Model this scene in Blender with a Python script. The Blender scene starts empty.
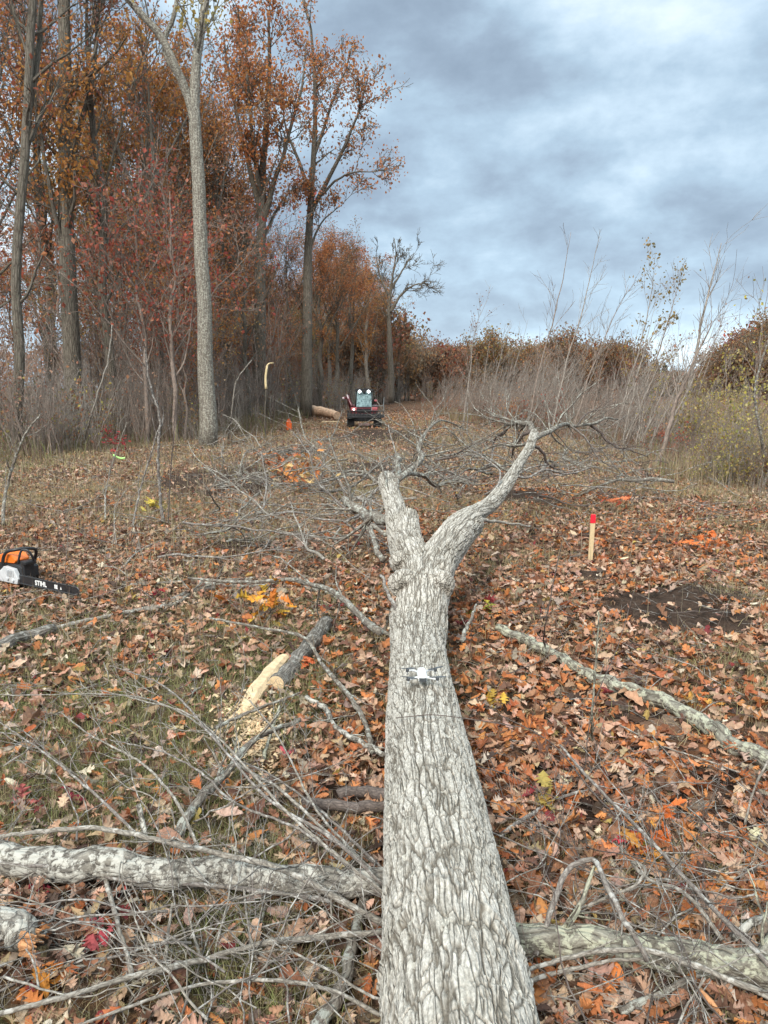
import bpy, math, random
import numpy as np
from mathutils import Vector, Matrix
R = math.radians
C = bpy.context.scene.collection
SC = bpy.context.scene
random.seed(5)
F = 760.0; CX, CY = 384.0, 512.0; H = 1.75
PITCH = math.atan((512 - 388) / F)
CP, SP = math.cos(PITCH), math.sin(PITCH)

# ---------------------------------------------------------------- noise and ground
def _hash(ix, iy, s):
    v = np.sin(ix * 127.1 + iy * 311.7 + s * 74.7) * 43758.5453
    return v - np.floor(v)
def vn(x, y, s=0):
    x = np.asarray(x, float); y = np.asarray(y, float)
    ix, iy = np.floor(x), np.floor(y); fx, fy = x - ix, y - iy
    fx = fx * fx * (3 - 2 * fx); fy = fy * fy * (3 - 2 * fy)
    a = _hash(ix, iy, s); b = _hash(ix + 1, iy, s); c = _hash(ix, iy + 1, s); d = _hash(ix + 1, iy + 1, s)
    return (a * (1 - fx) + b * fx) * (1 - fy) + (c * (1 - fx) + d * fx) * fy
def fbm(x, y, s=0, o=4):
    t = 0; a = .5
    for i in range(o):
        t = t + a * vn(np.asarray(x) * 2 ** i, np.asarray(y) * 2 ** i, s + i); a *= .5
    return t / (1 - .5 ** o)
def sstep(a, b, x):
    t = np.clip((x - a) / (b - a), 0, 1); return t * t * (3 - 2 * t)

def ray(px, py):
    a = (px - CX) / F; b = -(py - CY) / F
    return np.array([a, CP + b * SP, -SP + b * CP])
def P0(px, py, z=0.0):
    r = ray(px, py); t = (z - H) / r[2]
    return np.array([r[0] * t, r[1] * t, z])
def Q(px, py, Y):
    r = ray(px, py); t = Y / r[1]
    return np.array([r[0] * t, Y, H + r[2] * t])

# dug or rutted soil: (px, py, half width px, half height px)
DIRT = []
for (px, py, wx, wy) in [(235, 483, 75, 17), (300, 455, 40, 7), (655, 612, 85, 24), (590, 578, 22, 6), (375, 470, 40, 9), (720, 625, 45, 16),
                         (385, 437, 60, 9), (170, 556, 14, 5), (250, 545, 40, 7), (700, 600, 60, 12), (520, 500, 40, 8)]:
    a = P0(px, py); b = P0(px + wx, py); c = P0(px, py - wy); d = P0(px, py + wy)
    DIRT.append((a[0], (c[1] + d[1]) / 2, abs(b[0] - a[0]), abs(c[1] - d[1]) / 2))
def dirt_mask(x, y):
    m = np.zeros_like(np.asarray(x, float)); n = fbm(np.asarray(x) * 1.6, np.asarray(y) * 1.6, 31)
    for (cx, cy, rx, ry) in DIRT:
        d = np.sqrt(((x - cx) / rx) ** 2 + ((y - cy) / ry) ** 2)
        m = np.maximum(m, 1 - sstep(.6, 1.15, d + (n - .5) * 1.2))
    return m
def gz(x, y):
    x = np.asarray(x, float); y = np.asarray(y, float)
    h = .10 * (fbm(x * .45, y * .45, 3, 2) - .5) + .05 * (fbm(x * 1.9, y * 1.9, 8, 3) - .5) + .015 * (vn(x * 9, y * 9, 4) - .5)
    dm = dirt_mask(x, y)
    h = h + dm * (.16 * (fbm(x * 3.1, y * 3.1, 12, 4) - .48) + .02)
    return h
def P(px, py, up=0.0):
    z = 0.0
    for _ in range(3):
        p = P0(px, py, z + up); z = float(gz(p[0], p[1]))
    p[2] = z + up
    return p

# ---------------------------------------------------------------- materials
def mat(name):
    m = bpy.data.materials.new(name); m.use_nodes = True
    nt = m.node_tree; b = nt.nodes['Principled BSDF']
    return m, nt, b
class N:
    def __init__(s, nt): s.nt = nt
    def n(s, typ, **kw):
        o = s.nt.nodes.new(typ)
        for k, v in kw.items():
            if k == 'ins':
                for a, b in v.items():
                    if isinstance(b, bpy.types.NodeSocket): s.nt.links.new(b, o.inputs[a])
                    else: o.inputs[a].default_value = b
            else: setattr(o, k, v)
        return o
    def math(s, op, a, b=None, c=None, clamp=False):
        o = s.nt.nodes.new('ShaderNodeMath'); o.operation = op; o.use_clamp = clamp
        for i, v in enumerate((a, b, c)):
            if v is None: continue
            if isinstance(v, bpy.types.NodeSocket): s.nt.links.new(v, o.inputs[i])
            else: o.inputs[i].default_value = v
        return o.outputs[0]
    def vmul(s, v, k):
        o = s.nt.nodes.new('ShaderNodeVectorMath'); o.operation = 'MULTIPLY'
        s.nt.links.new(v, o.inputs[0]); o.inputs[1].default_value = k
        return o.outputs[0]
    def vop(s, op, a, b):
        o = s.nt.nodes.new('ShaderNodeVectorMath'); o.operation = op
        for i, v in enumerate((a, b)):
            if isinstance(v, bpy.types.NodeSocket): s.nt.links.new(v, o.inputs[i])
            else: o.inputs[i].default_value = v
        return o.outputs[0]
    def mix(s, f, a, b, mode='MIX'):
        o = s.nt.nodes.new('ShaderNodeMix'); o.data_type = 'RGBA'; o.blend_type = mode
        for i, v in ((0, f), (6, a), (7, b)):
            if isinstance(v, bpy.types.NodeSocket): s.nt.links.new(v, o.inputs[i])
            elif i == 0: o.inputs[0].default_value = v
            else: o.inputs[i].default_value = (*v, 1)
        return o.outputs[2]
    def ramp(s, f, stops, interp='LINEAR'):
        o = s.nt.nodes.new('ShaderNodeValToRGB'); s.nt.links.new(f, o.inputs[0])
        cr = o.color_ramp; cr.interpolation = interp
        while len(cr.elements) < len(stops): cr.elements.new(.5)
        for e, (p, c) in zip(cr.elements, stops):
            e.position = p; e.color = (*c, 1) if isinstance(c, (tuple, list)) else (c, c, c, 1)
        return o.outputs[0]
    def noise(s, v, sc, det=4, rough=.5, dist=0):
        o = s.n('ShaderNodeTexNoise', ins={'Scale': sc, 'Detail': det, 'Roughness': rough, 'Distortion': dist})
        if v is not None: s.nt.links.new(v, o.inputs['Vector'])
        return o
    def link(s, a, b): s.nt.links.new(a, b)

def bark_mat(name, light, dark, along=5, around=30, disp=.010, lichen=None, lichen_amt=.5, real=False, rough=.9, sharp=False):
    m, nt, b = mat(name); g = N(nt)
    at = g.n('ShaderNodeAttribute', attribute_name='bco').outputs['Vector']
    dn = g.noise(at, 6, 3)
    dv = g.vop('SUBTRACT', dn.outputs['Color'], (.5, .5, .5)); dv = g.vmul(dv, (.10, .035, .035) if not sharp else (.16, .022, .022))
    v = g.vop('ADD', at, dv)
    v1 = g.vmul(v, (along, around, around))
    vo = g.n('ShaderNodeTexVoronoi', feature='DISTANCE_TO_EDGE', ins={'Scale': 1.0}); g.link(v1, vo.inputs['Vector'])
    if sharp:
        def furrow(off, sa, sr, wd):
            q = g.noise(g.vmul(g.vop('ADD', v, off), (sa, sr, sr)), 1.0, 2.5, .5).outputs['Fac']
            return g.ramp(g.math('ABSOLUTE', g.math('SUBTRACT', q, .5)), [(0, 0), (wd * .35, .35), (wd, 1)])
        fa = furrow((0, 0, 0), 2.4, 17, .036); fb = furrow((3.1, .7, .4), 3.6, 27, .034)
        cells = g.ramp(vo.outputs['Distance'], [(0, .3), (.03, .7), (.07, 1)])
        h1 = g.math('MULTIPLY', g.math('MULTIPLY', fa, g.math('ADD', .35, g.math('MULTIPLY', fb, .65))), cells)
    else: h1 = g.ramp(vo.outputs['Distance'], [(0, 0), (.10, .55), (.32, 1)])
    v2 = g.vmul(v, (along * 2.6, around * 1.8, around * 1.8))
    vo2 = g.n('ShaderNodeTexVoronoi', feature='DISTANCE_TO_EDGE', ins={'Scale': 1.0}); g.link(v2, vo2.inputs['Vector'])
    h2 = g.ramp(vo2.outputs['Distance'], [(0, 0), (.15, 1)])
    nf = g.noise(g.vmul(at, (1, 2.2, 2.2)), 70, 6, .65).outputs['Fac']
    nl = g.noise(at, 7, 4, .6).outputs['Fac']
    h = g.math('ADD', g.math('MULTIPLY', h1, .68), g.math('MULTIPLY', h2, .14))
    h = g.math('ADD', h, g.math('MULTIPLY', nf, .30))
    col = g.mix(h1, dark, light)
    col = g.mix(g.math('MULTIPLY', g.math('SUBTRACT', 1, h2), .35), col, dark)
    tone = g.ramp(nf, [(.3, .5), (.7, 1.35)] if sharp else [(.25, .55), (.75, 1.3)])
    col = g.mix(1, col, tone, 'MULTIPLY')
    tone2 = g.ramp(nl, [(.3, (.80, .78, .74)), (.7, (1.12, 1.12, 1.12))])
    col = g.mix(1, col, tone2, 'MULTIPLY')
    if lichen:
        ln = g.noise(at, 22, 5, .7).outputs['Fac']
        lf = g.ramp(ln, [(.62 - .25 * lichen_amt, 0), (.68 - .25 * lichen_amt, 1)])
        col = g.mix(g.math('MULTIPLY', lf, .75), col, lichen)
    g.link(col, b.inputs['Base Color']); b.inputs['Roughness'].default_value = rough
    b.inputs['Specular IOR Level'].default_value = .2
    if real:
        d = g.n('ShaderNodeDisplacement', ins={'Height': h, 'Midlevel': .8, 'Scale': disp})
        g.link(d.outputs[0], nt.nodes['Material Output'].inputs['Displacement'])
        m.displacement_method = 'BOTH'
    else:
        bp = g.n('ShaderNodeBump', ins={'Height': h, 'Distance': disp, 'Strength': 1.0})
        g.link(bp.outputs[0], b.inputs['Normal'])
    return m
def simple(name, col, rough=.6, metal=0, var=.12, sc=12, bump=0, emit=None, spec=.5):
    m, nt, b = mat(name); g = N(nt)
    tc = g.n('ShaderNodeTexCoord').outputs['Object']
    n = g.noise(tc, sc, 5, .6).outputs['Fac']
    t = g.ramp(n, [(.3, 1 - var), (.7, 1 + var)])
    g.link(g.mix(1, col, t, 'MULTIPLY'), b.inputs['Base Color'])
    b.inputs['Roughness'].default_value = rough; b.inputs['Metallic'].default_value = metal
    b.inputs['Specular IOR Level'].default_value = spec
    if bump:
        bp = g.n('ShaderNodeBump', ins={'Height': n, 'Distance': bump, 'Strength': 1.0}); g.link(bp.outputs[0], b.inputs['Normal'])
    if emit:
        b.inputs['Emission Color'].default_value = (*emit[:3], 1); b.inputs['Emission Strength'].default_value = emit[3]
    return m
def leaf_mat(name, trans=.25, rand=.0, rough=.75, fine=0):
    m, nt, b = mat(name); g = N(nt)
    c = g.n('ShaderNodeAttribute', attribute_name='Col').outputs['Color']
    if fine:
        tc = g.n('ShaderNodeTexCoord').outputs['Object']
        n = g.noise(tc, fine, 3, .6).outputs['Fac']
        c = g.mix(1, c, g.ramp(n, [(.25, .72), (.75, 1.28)]), 'MULTIPLY')
    if rand:
        oi = g.n('ShaderNodeObjectInfo').outputs['Random']
        hs = g.n('ShaderNodeHueSaturation', ins={'Color': c})
        g.link(g.math('ADD', .5 - rand * .012, g.math('MULTIPLY', oi, rand * .05)), hs.inputs['Hue'])
        g.link(g.math('ADD', 1.05 - rand * .3, g.math('MULTIPLY', g.math('FRACT', g.math('MULTIPLY', oi, 7.3)), rand * .6)), hs.inputs['Value'])
        hs.inputs['Saturation'].default_value = 1
        c = hs.outputs[0]
    g.link(c, b.inputs['Base Color']); b.inputs['Roughness'].default_value = rough
    b.inputs['Specular IOR Level'].default_value = .25
    if trans:
        tr = g.n('ShaderNodeBsdfTranslucent', ins={'Color': c})
        mx = g.n('ShaderNodeMixShader', ins={0: trans}); g.link(b.outputs[0], mx.inputs[1]); g.link(tr.outputs[0], mx.inputs[2])
        g.link(mx.outputs[0], nt.nodes['Material Output'].inputs['Surface'])
    return m

M = {}
M['trunk'] = bark_mat('pale_ridged_bark', (.49, .46, .41), (.14, .12, .095), 6.5, 30, .014, real=True, lichen=(.56, .53, .46), lichen_amt=.12, sharp=True)
M['limb'] = bark_mat('limb_bark', (.25, .225, .19), (.12, .10, .085), 12, 50, .004, lichen=(.40, .41, .36), lichen_amt=.4)
M['lichen'] = bark_mat('lichen_bark', (.30, .28, .245), (.09, .08, .07), 16, 34, .006, lichen=(.50, .485, .43), lichen_amt=.55)
M['greenlog'] = bark_mat('greenish_bark', (.30, .285, .235), (.12, .105, .085), 8, 26, .010, lichen=(.44, .44, .33), lichen_amt=.5)
M['greylog'] = bark_mat('weathered_bark', (.24, .22, .195), (.09, .08, .07), 4, 60, .006, lichen=(.32, .31, .28), lichen_amt=.35)
M['twig'] = bark_mat('twig_bark', (.27, .245, .22), (.13, .11, .10), 30, 90, .001, lichen=(.42, .41, .38), lichen_amt=.35)
M['twigpale'] = bark_mat('pale_twig_bark', (.34, .315, .275), (.16, .14, .12), 30, 90, .001, lichen=(.46, .44, .40), lichen_amt=.3)
M['twigdark'] = bark_mat('dark_twig_bark', (.16, .13, .115), (.08, .065, .06), 30, 90, .001)
M['tree'] = bark_mat('standing_bark', (.34, .30, .26), (.13, .11, .09), 2.2, 14, .02, lichen=(.27, .27, .22), lichen_amt=.35)
M['treepale'] = bark_mat('grey_standing_bark', (.25, .225, .185), (.15, .13, .11), 2.0, 14, .02, lichen=(.38, .37, .31), lichen_amt=.5)
M['treedark'] = bark_mat('dark_standing_bark', (.20, .175, .145), (.09, .075, .06), 2.2, 14, .02, lichen=(.15, .15, .11), lichen_amt=.3)
M['brush'] = bark_mat('brush_bark', (.36, .285, .24), (.17, .14, .12), 6, 30, .002)
M['brushpale'] = bark_mat('pale_brush_bark', (.42, .375, .33), (.2, .175, .155), 6, 30, .002)
M['litter'] = leaf_mat('dead_leaves', .12, fine=45)
M['crown'] = leaf_mat('autumn_foliage', .45, rand=.6)
M['grass'] = leaf_mat('grass_blades', .3)
M['rawwood'] = simple('fresh_sawn_wood', (.58, .43, .26), .85, var=.3, sc=22, bump=.008)
M['brokenwood'] = simple('splintered_orange_wood', (.45, .22, .10), .85, var=.45, sc=45, bump=.008)
M['sawdust'] = leaf_mat('wood_chips', .05, fine=80)

def ground_material():
    m, nt, b = mat('leaf_littered_ground'); g = N(nt)
    geo = g.n('ShaderNodeNewGeometry').outputs['Position']
    at = g.n('ShaderNodeAttribute', attribute_name='mask').outputs['Color']
    sep = g.n('ShaderNodeSeparateColor'); g.link(at, sep.inputs[0])
    dirt, grass, field = sep.outputs[0], sep.outputs[1], sep.outputs[2]
    dn = g.noise(geo, 9, 2); dv = g.vmul(g.vop('SUBTRACT', dn.outputs['Color'], (.5, .5, .5)), (.08, .08, .08))
    p = g.vop('ADD', geo, dv)
    vo = g.n('ShaderNodeTexVoronoi', feature='F1', ins={'Scale': 13.0}); g.link(p, vo.inputs['Vector'])
    s2 = g.n('ShaderNodeSeparateColor'); g.link(vo.outputs['Color'], s2.inputs[0])
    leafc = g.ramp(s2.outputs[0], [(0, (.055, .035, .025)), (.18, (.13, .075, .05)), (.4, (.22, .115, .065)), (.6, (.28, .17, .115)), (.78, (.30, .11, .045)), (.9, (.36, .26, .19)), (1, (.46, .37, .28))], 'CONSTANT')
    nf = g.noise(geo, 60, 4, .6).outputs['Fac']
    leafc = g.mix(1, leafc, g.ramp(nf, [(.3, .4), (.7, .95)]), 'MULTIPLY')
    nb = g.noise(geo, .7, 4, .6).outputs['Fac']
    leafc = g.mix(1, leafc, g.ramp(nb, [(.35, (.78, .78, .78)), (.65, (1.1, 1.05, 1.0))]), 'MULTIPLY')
    soil = g.ramp(g.noise(geo, 14, 6, .75).outputs['Fac'], [(.35, (.028, .019, .014)), (.7, (.095, .062, .045))])
    gr = g.ramp(g.noise(geo, 60, 6, .8).outputs['Fac'], [(.35, (.045, .035, .02)), (.5, (.10, .09, .04)), (.62, (.15, .15, .06)), (.75, (.28, .22, .13))])
    fl = g.ramp(g.noise(geo, 1.3, 6, .75).outputs['Fac'], [(.35, (.15, .065, .045)), (.55, (.24, .13, .08)), (.75, (.28, .22, .11))])
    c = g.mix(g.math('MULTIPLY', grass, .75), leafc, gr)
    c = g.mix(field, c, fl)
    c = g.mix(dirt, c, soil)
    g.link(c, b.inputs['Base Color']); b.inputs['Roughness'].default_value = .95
    b.inputs['Specular IOR Level'].default_value = .1
    hh = g.math('ADD', g.math('MULTIPLY', vo.outputs['Distance'], .4), g.noise(geo, 30, 6, .7).outputs['Fac'])
    bp = g.n('ShaderNodeBump', ins={'Height': hh, 'Distance': .04, 'Strength': .9}); g.link(bp.outputs[0], b.inputs['Normal'])
    return m

# ---------------------------------------------------------------- mesh building
class MB:
    def __init__(s): s.v = []; s.f4 = []; s.f3 = []; s.b = []; s.c = []; s.n = 0
    def add(s, v, f4=None, f3=None, b=None, c=None):
        v = np.asarray(v, float)
        if f4 is not None and len(f4): s.f4.append(np.asarray(f4, int) + s.n)
        if f3 is not None and len(f3): s.f3.append(np.asarray(f3, int) + s.n)
        s.v.append(v); s.b.append(v if b is None else b)
        s.c.append(np.ones((len(v), 3)) * .5 if c is None else c); s.n += len(v)
    def build(s, name, material, parent=None, smooth=True, bevel=0, loc=None):
        me = mesh_np(name, np.concatenate(s.v), np.concatenate(s.f4) if s.f4 else None, np.concatenate(s.f3) if s.f3 else None,
                     np.concatenate(s.b), np.concatenate(s.c), smooth)
        me.materials.append(material)
        o = bpy.data.objects.new(name, me); C.objects.link(o)
        if parent is not None: o.parent = parent
        if loc is not None: o.location = loc
        if bevel:
            md = o.modifiers.new('bevel', 'BEVEL'); md.width = bevel; md.segments = 2; md.limit_method = 'ANGLE'
        return o
    # hard-surface helpers
    def box(s, c, size, rot=None, taper=1.0):
        x, y, z = [k / 2 for k in size]
        v = np.array([(-x, -y, -z), (x, -y, -z), (x, y, -z), (-x, y, -z), (-x * taper, -y * taper, z), (x * taper, -y * taper, z), (x * taper, y * taper, z), (-x * taper, y * taper, z)])
        if rot is not None: v = v @ np.array(Matrix.Rotation(rot[0], 3, 'X') @ Matrix.Rotation(rot[1], 3, 'Y') @ Matrix.Rotation(rot[2], 3, 'Z')).T if False else v @ np.array(Matrix.Rotation(rot[2], 3, 'Z') @ Matrix.Rotation(rot[1], 3, 'Y') @ Matrix.Rotation(rot[0], 3, 'X')).T
        v = v + np.array(c)
        s.add(v, [(0, 3, 2, 1), (4, 5, 6, 7), (0, 1, 5, 4), (1, 2, 6, 5), (2, 3, 7, 6), (3, 0, 4, 7)])
    def prism(s, prof, axis, t0, t1):
        # prof 2D polygon (convex-ish), extruded on axis
        n = len(prof); a = np.array(prof, float)
        def mk(t):
            o = np.zeros((n, 3)); idx = [i for i in range(3) if i != axis]
            o[:, idx[0]] = a[:, 0]; o[:, idx[1]] = a[:, 1]; o[:, axis] = t; return o
        v = np.vstack([mk(t0), mk(t1), mk(t0).mean(0), mk(t1).mean(0)])
        q = [(i, (i + 1) % n, n + (i + 1) % n, n + i) for i in range(n)]
        t = [(2 * n, (i + 1) % n, i) for i in range(n)] + [(2 * n + 1, n + i, n + (i + 1) % n) for i in range(n)]
        s.add(v, q, t)
    def tube(s, pts, rad, sides=8, cap=True, s0=0.0, off=None, col=None):
        pts = np.asarray(pts, float); n = len(pts); rad = np.broadcast_to(np.asarray(rad, float), (n,))
        d = np.gradient(pts, axis=0); d /= (np.linalg.norm(d, axis=1)[:, None] + 1e-9)
        ref = np.array([0, 0, 1.]) if abs(d[0][2]) < .8 else np.array([1., 0, 0])
        u = np.cross(ref, d[0]); u /= np.linalg.norm(u) + 1e-9
        U = np.zeros((n, 3)); W = np.zeros((n, 3))
        for i in range(n):
            u = u - d[i] * u.dot(d[i]); u /= np.linalg.norm(u) + 1e-9
            U[i] = u; W[i] = np.cross(d[i], u)
        th = np.arange(sides) / sides * 2 * np.pi
        cs, sn = np.cos(th), np.sin(th)
        v = pts[:, None] + rad[:, None, None] * (U[:, None] * cs[None, :, None] + W[:, None] * sn[None, :, None])
        L = np.concatenate([[0], np.cumsum(np.linalg.norm(np.diff(pts, axis=0), axis=1))]) + s0
        bc = np.stack([np.repeat(L[:, None], sides, 1), rad[:, None] * cs[None], rad[:, None] * sn[None]], 2)
        bc = bc.reshape(-1, 3) + (off if off is not None else np.array([0, pts[0][0] * 1.7, pts[0][1] * 1.3]))
        i = np.arange(n - 1)[:, None] * sides; j = np.arange(sides)[None]; j2 = (j + 1) % sides
        f = np.stack([i + j, i + j2, i + sides + j2, i + sides + j], 2).reshape(-1, 4)
        v = v.reshape(-1, 3)
        f3 = []
        if cap:
            v = np.vstack([v, pts[0], pts[-1]]); bc = np.vstack([bc, bc[0], bc[-1]]); e = n * sides
            f3 = [(e, (k + 1) % sides, k) for k in range(sides)] + [(e + 1, (n - 1) * sides + k, (n - 1) * sides + (k + 1) % sides) for k in range(sides)]
        s.add(v, f, f3, bc, None if col is None else np.tile(col, (len(v), 1)))
    def cyl(s, a, b, r, sides=16): s.tube([a, b], [r, r], sides)

def mesh_np(name, v, f4, f3, b=None, c=None, smooth=True):
    me = bpy.data.meshes.new(name)
    n4 = 0 if f4 is None else len(f4); n3 = 0 if f3 is None else len(f3)
    me.vertices.add(len(v)); me.vertices.foreach_set('co', np.asarray(v, np.float32).ravel())
    loops = np.concatenate([(f4.ravel() if n4 else np.zeros(0, int)), (f3.ravel() if n3 else np.zeros(0, int))]).astype(np.int32)
    me.loops.add(len(loops)); me.loops.foreach_set('vertex_index', loops)
    me.polygons.add(n4 + n3)
    st = np.concatenate([np.arange(n4) * 4, n4 * 4 + np.arange(n3) * 3]).astype(np.int32)
    me.polygons.foreach_set('loop_start', st)
    me.polygons.foreach_set('use_smooth', np.full(n4 + n3, smooth))
    if b is not None:
        a = me.attributes.new('bco', 'FLOAT_VECTOR', 'POINT'); a.data.foreach_set('vector', np.asarray(b, np.float32).ravel())
    if c is not None:
        a = me.attributes.new('Col', 'FLOAT_COLOR', 'POINT')
        a.data.foreach_set('color', np.concatenate([np.asarray(c, np.float32), np.ones((len(c), 1), np.float32)], 1).ravel())
    me.update(calc_edges=True)
    return me

def tag(o, label=None, cat=None, group=None, kind=None):
    if label: o['label'] = label
    if cat: o['category'] = cat
    if group: o['group'] = group
    if kind: o['kind'] = kind
    return o
def empty(name, loc=(0, 0, 0), rz=0):
    o = bpy.data.objects.new(name, None); C.objects.link(o); o.location = loc; o.rotation_euler = (0, 0, rz)
    o.empty_display_size = .2
    return o
def copy_thing(root):
    c = root.copy(); C.objects.link(c)
    for ch in root.children:
        k = ch.copy(); C.objects.link(k); k.parent = c
    return c

# ---------------------------------------------------------------- camera, sky, light
cam = bpy.data.cameras.new('camera'); co = bpy.data.objects.new('camera', cam); C.objects.link(co)
co.location = (0, 0, H); co.rotation_euler = (math.pi / 2 - PITCH, 0, 0)
cam.sensor_fit = 'VERTICAL'; cam.sensor_height = 24; cam.lens = F * 24 / 1024
cam.clip_start = .05; cam.clip_end = 3000
SC.camera = co
SUN_EL, SUN_AZ = R(40), R(200)     # azimuth clockwise from +Y: behind the camera
w = bpy.data.worlds.new('World'); SC.world = w; w.use_nodes = True
nt = w.node_tree; g = N(nt); bg = nt.nodes['Background']
sky = g.n('ShaderNodeTexSky', sky_type='NISHITA', sun_disc=False, sun_elevation=SUN_EL, sun_rotation=SUN_AZ, altitude=200, dust_density=2.0)
tc = g.n('ShaderNodeTexCoord').outputs['Generated']
sx = g.n('ShaderNodeSeparateXYZ'); g.link(tc, sx.inputs[0])
zc = g.math('ADD', g.math('MAXIMUM', sx.outputs[2], 0), .24)
cu = g.n('ShaderNodeCombineXYZ'); g.link(g.math('DIVIDE', sx.outputs[0], zc), cu.inputs[0]); g.link(g.math('DIVIDE', sx.outputs[1], zc), cu.inputs[1])
cu.inputs[2].default_value = 3.7
n1 = g.noise(g.vop('ADD', g.vmul(tc, (1.5, 1.5, 3.5)), (20.1, 8.2, .9)), 1.6, 9, .5, 0).outputs['Fac']
n2 = g.noise(g.vop('ADD', cu.outputs[0], (7.3, 2.2, 0)), 1.7, 8, .6, .3).outputs['Fac']
n3 = g.noise(g.vop('ADD', g.vmul(tc, (1.5, 1.5, 2.4)), (4, 9, 2)), 5.0, 7, .58, .1).outputs['Fac']
nn = g.math('ADD', g.math('ADD', g.math('MULTIPLY', n1, .62), g.math('MULTIPLY', n2, .12)), g.math('MULTIPLY', n3, .26))
cloud = g.ramp(nn, [(.37, (1.9, 2.45, 3.15)), (.435, (2.6, 3.35, 4.2)), (.485, (3.4, 4.5, 5.5)), (.53, (4.6, 5.8, 6.8)), (.60, (6.8, 7.7, 8.3))])
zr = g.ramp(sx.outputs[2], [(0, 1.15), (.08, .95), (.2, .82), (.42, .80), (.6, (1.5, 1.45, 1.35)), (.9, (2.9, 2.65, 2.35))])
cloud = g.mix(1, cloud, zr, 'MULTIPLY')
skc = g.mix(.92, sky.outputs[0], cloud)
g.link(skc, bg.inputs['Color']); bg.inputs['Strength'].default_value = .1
sl = bpy.data.lights.new('sun', 'SUN'); so = bpy.data.objects.new('sun', sl); C.objects.link(so)
sl.energy = 2.3; sl.angle = R(16); sl.color = (1, .93, .84)
dirv = Vector((math.sin(SUN_AZ) * math.cos(SUN_EL), math.cos(SUN_AZ) * math.cos(SUN_EL), math.sin(SUN_EL)))
so.rotation_euler = (-dirv).to_track_quat('-Z', 'Y').to_euler()
SC.view_settings.view_transform = 'Standard'; SC.view_settings.look = 'None'; SC.view_settings.exposure = .9; SC.view_settings.gamma = 1
SC.view_settings.use_curve_mapping = False
SC.render.engine = 'CYCLES'
cy = SC.cycles; cy.max_bounces = 5; cy.diffuse_bounces = 2; cy.glossy_bounces = 2; cy.transmission_bounces = 4; cy.transparent_max_bounces = 6
cy.use_denoising = True; cy.use_adaptive_sampling = True; cy.adaptive_threshold = .02; cy.caustics_reflective = False; cy.caustics_refractive = False
SC.render.filter_size = 1.3 if hasattr(SC.render, 'filter_size') else 1.5

# ---------------------------------------------------------------- ground sheet
def build_ground():
    def axis(lo, hi, near, c, n):
        t = np.linspace(-1, 1, n); k = 6.5
        s = np.sinh(k * t) / np.sinh(k)
        return np.where(s < 0, c + s * (c - lo), c + s * (hi - c))
    xs = axis(-500, 500, 0, 0, 561)
    t = np.linspace(0, 1, 620); ys = -6 + 1000 * (np.exp(6.6 * t) - 1) / (np.exp(6.6) - 1)
    X, Y = np.meshgrid(xs, ys); fade = 1
    Z = gz(X, Y)
    v = np.stack([X, Y, Z], 2).reshape(-1, 3); nx, ny = len(xs), len(ys)
    i = np.arange(ny - 1)[:, None] * nx; j = np.arange(nx - 1)[None]
    f = np.stack([i + j, i + j + 1, i + nx + j + 1, i + nx + j], 2).reshape(-1, 4)
    me = mesh_np('ground', v, f, None)
    x, y = v[:, 0], v[:, 1]
    dm = dirt_mask(x, y); gm = grass_mask(x, y); fm = sstep(7.5, 10, x) * sstep(22, 28, y)
    fm = np.maximum(fm, sstep(90, 140, y))
    a = me.attributes.new('mask', 'FLOAT_COLOR', 'POINT')
    a.data.foreach_set('color', np.stack([dm, gm, fm, np.ones_like(dm)], 1).astype(np.float32).ravel())
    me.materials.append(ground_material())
    o = bpy.data.objects.new('ground', me); C.objects.link(o); tag(o, kind='structure')
def grass_mask(x, y):
    n = fbm(x * .9, y * .9, 51, 4)
    left = sstep(.3, -.6, x) * sstep(9, 3.5, y)
    base = sstep(.50, .66, n) * .55
    lf = sstep(.33, .5, n) * left
    wood = sstep(-5, -8, x) * sstep(.4, .6, n) * .5
    return np.clip(np.maximum(np.maximum(base * .6, lf), wood), 0, 1)
build_ground()

# ---------------------------------------------------------------- leaf litter
rng = np.random.RandomState(11)
PAL = np.array([(.40, .25, .175), (.33, .185, .12), (.46, .32, .23), (.33, .115, .045), (.42, .17, .06), (.24, .115, .065), (.13, .07, .048), (.065, .04, .03),
                (.24, .185, .145), (.50, .41, .31), (.17, .03, .03), (.36, .24, .08), (.33, .235, .14)])
def oak(n_st=9, wid=.5):
    # rows along the midrib: (y, halfwidth, forward offset of the edge)
    full = [(0, .015, 0), (.14, .06, .0), (.24, .20, .09), (.31, .07, .0), (.46, .33, .12), (.54, .09, 0), (.70, .30, .12), (.78, .08, .02), (.90, .14, .05), (1.0, .0, 0)]
    mid = [(0, .02, 0), (.22, .22, .06), (.36, .10, 0), (.55, .34, .08), (.72, .16, 0), (.85, .2, .05), (1, 0, 0)]
    low = [(0, .03, 0), (.5, .30, 0), (1, .02, 0)]
    rows = {9: full, 6: mid, 3: low}[n_st]
    v = []
    for (y, w_, fo) in rows: v += [(-w_, y + fo, 0), (0, y, 0), (w_, y + fo, 0)]
    f = []
    for k in range(len(rows) - 1):
        a = 3 * k; f += [(a, a + 1, a + 4, a + 3), (a + 1, a + 2, a + 5, a + 4)]
    return np.array(v, float) - np.array([0, .45, 0]), np.array(f)
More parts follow.
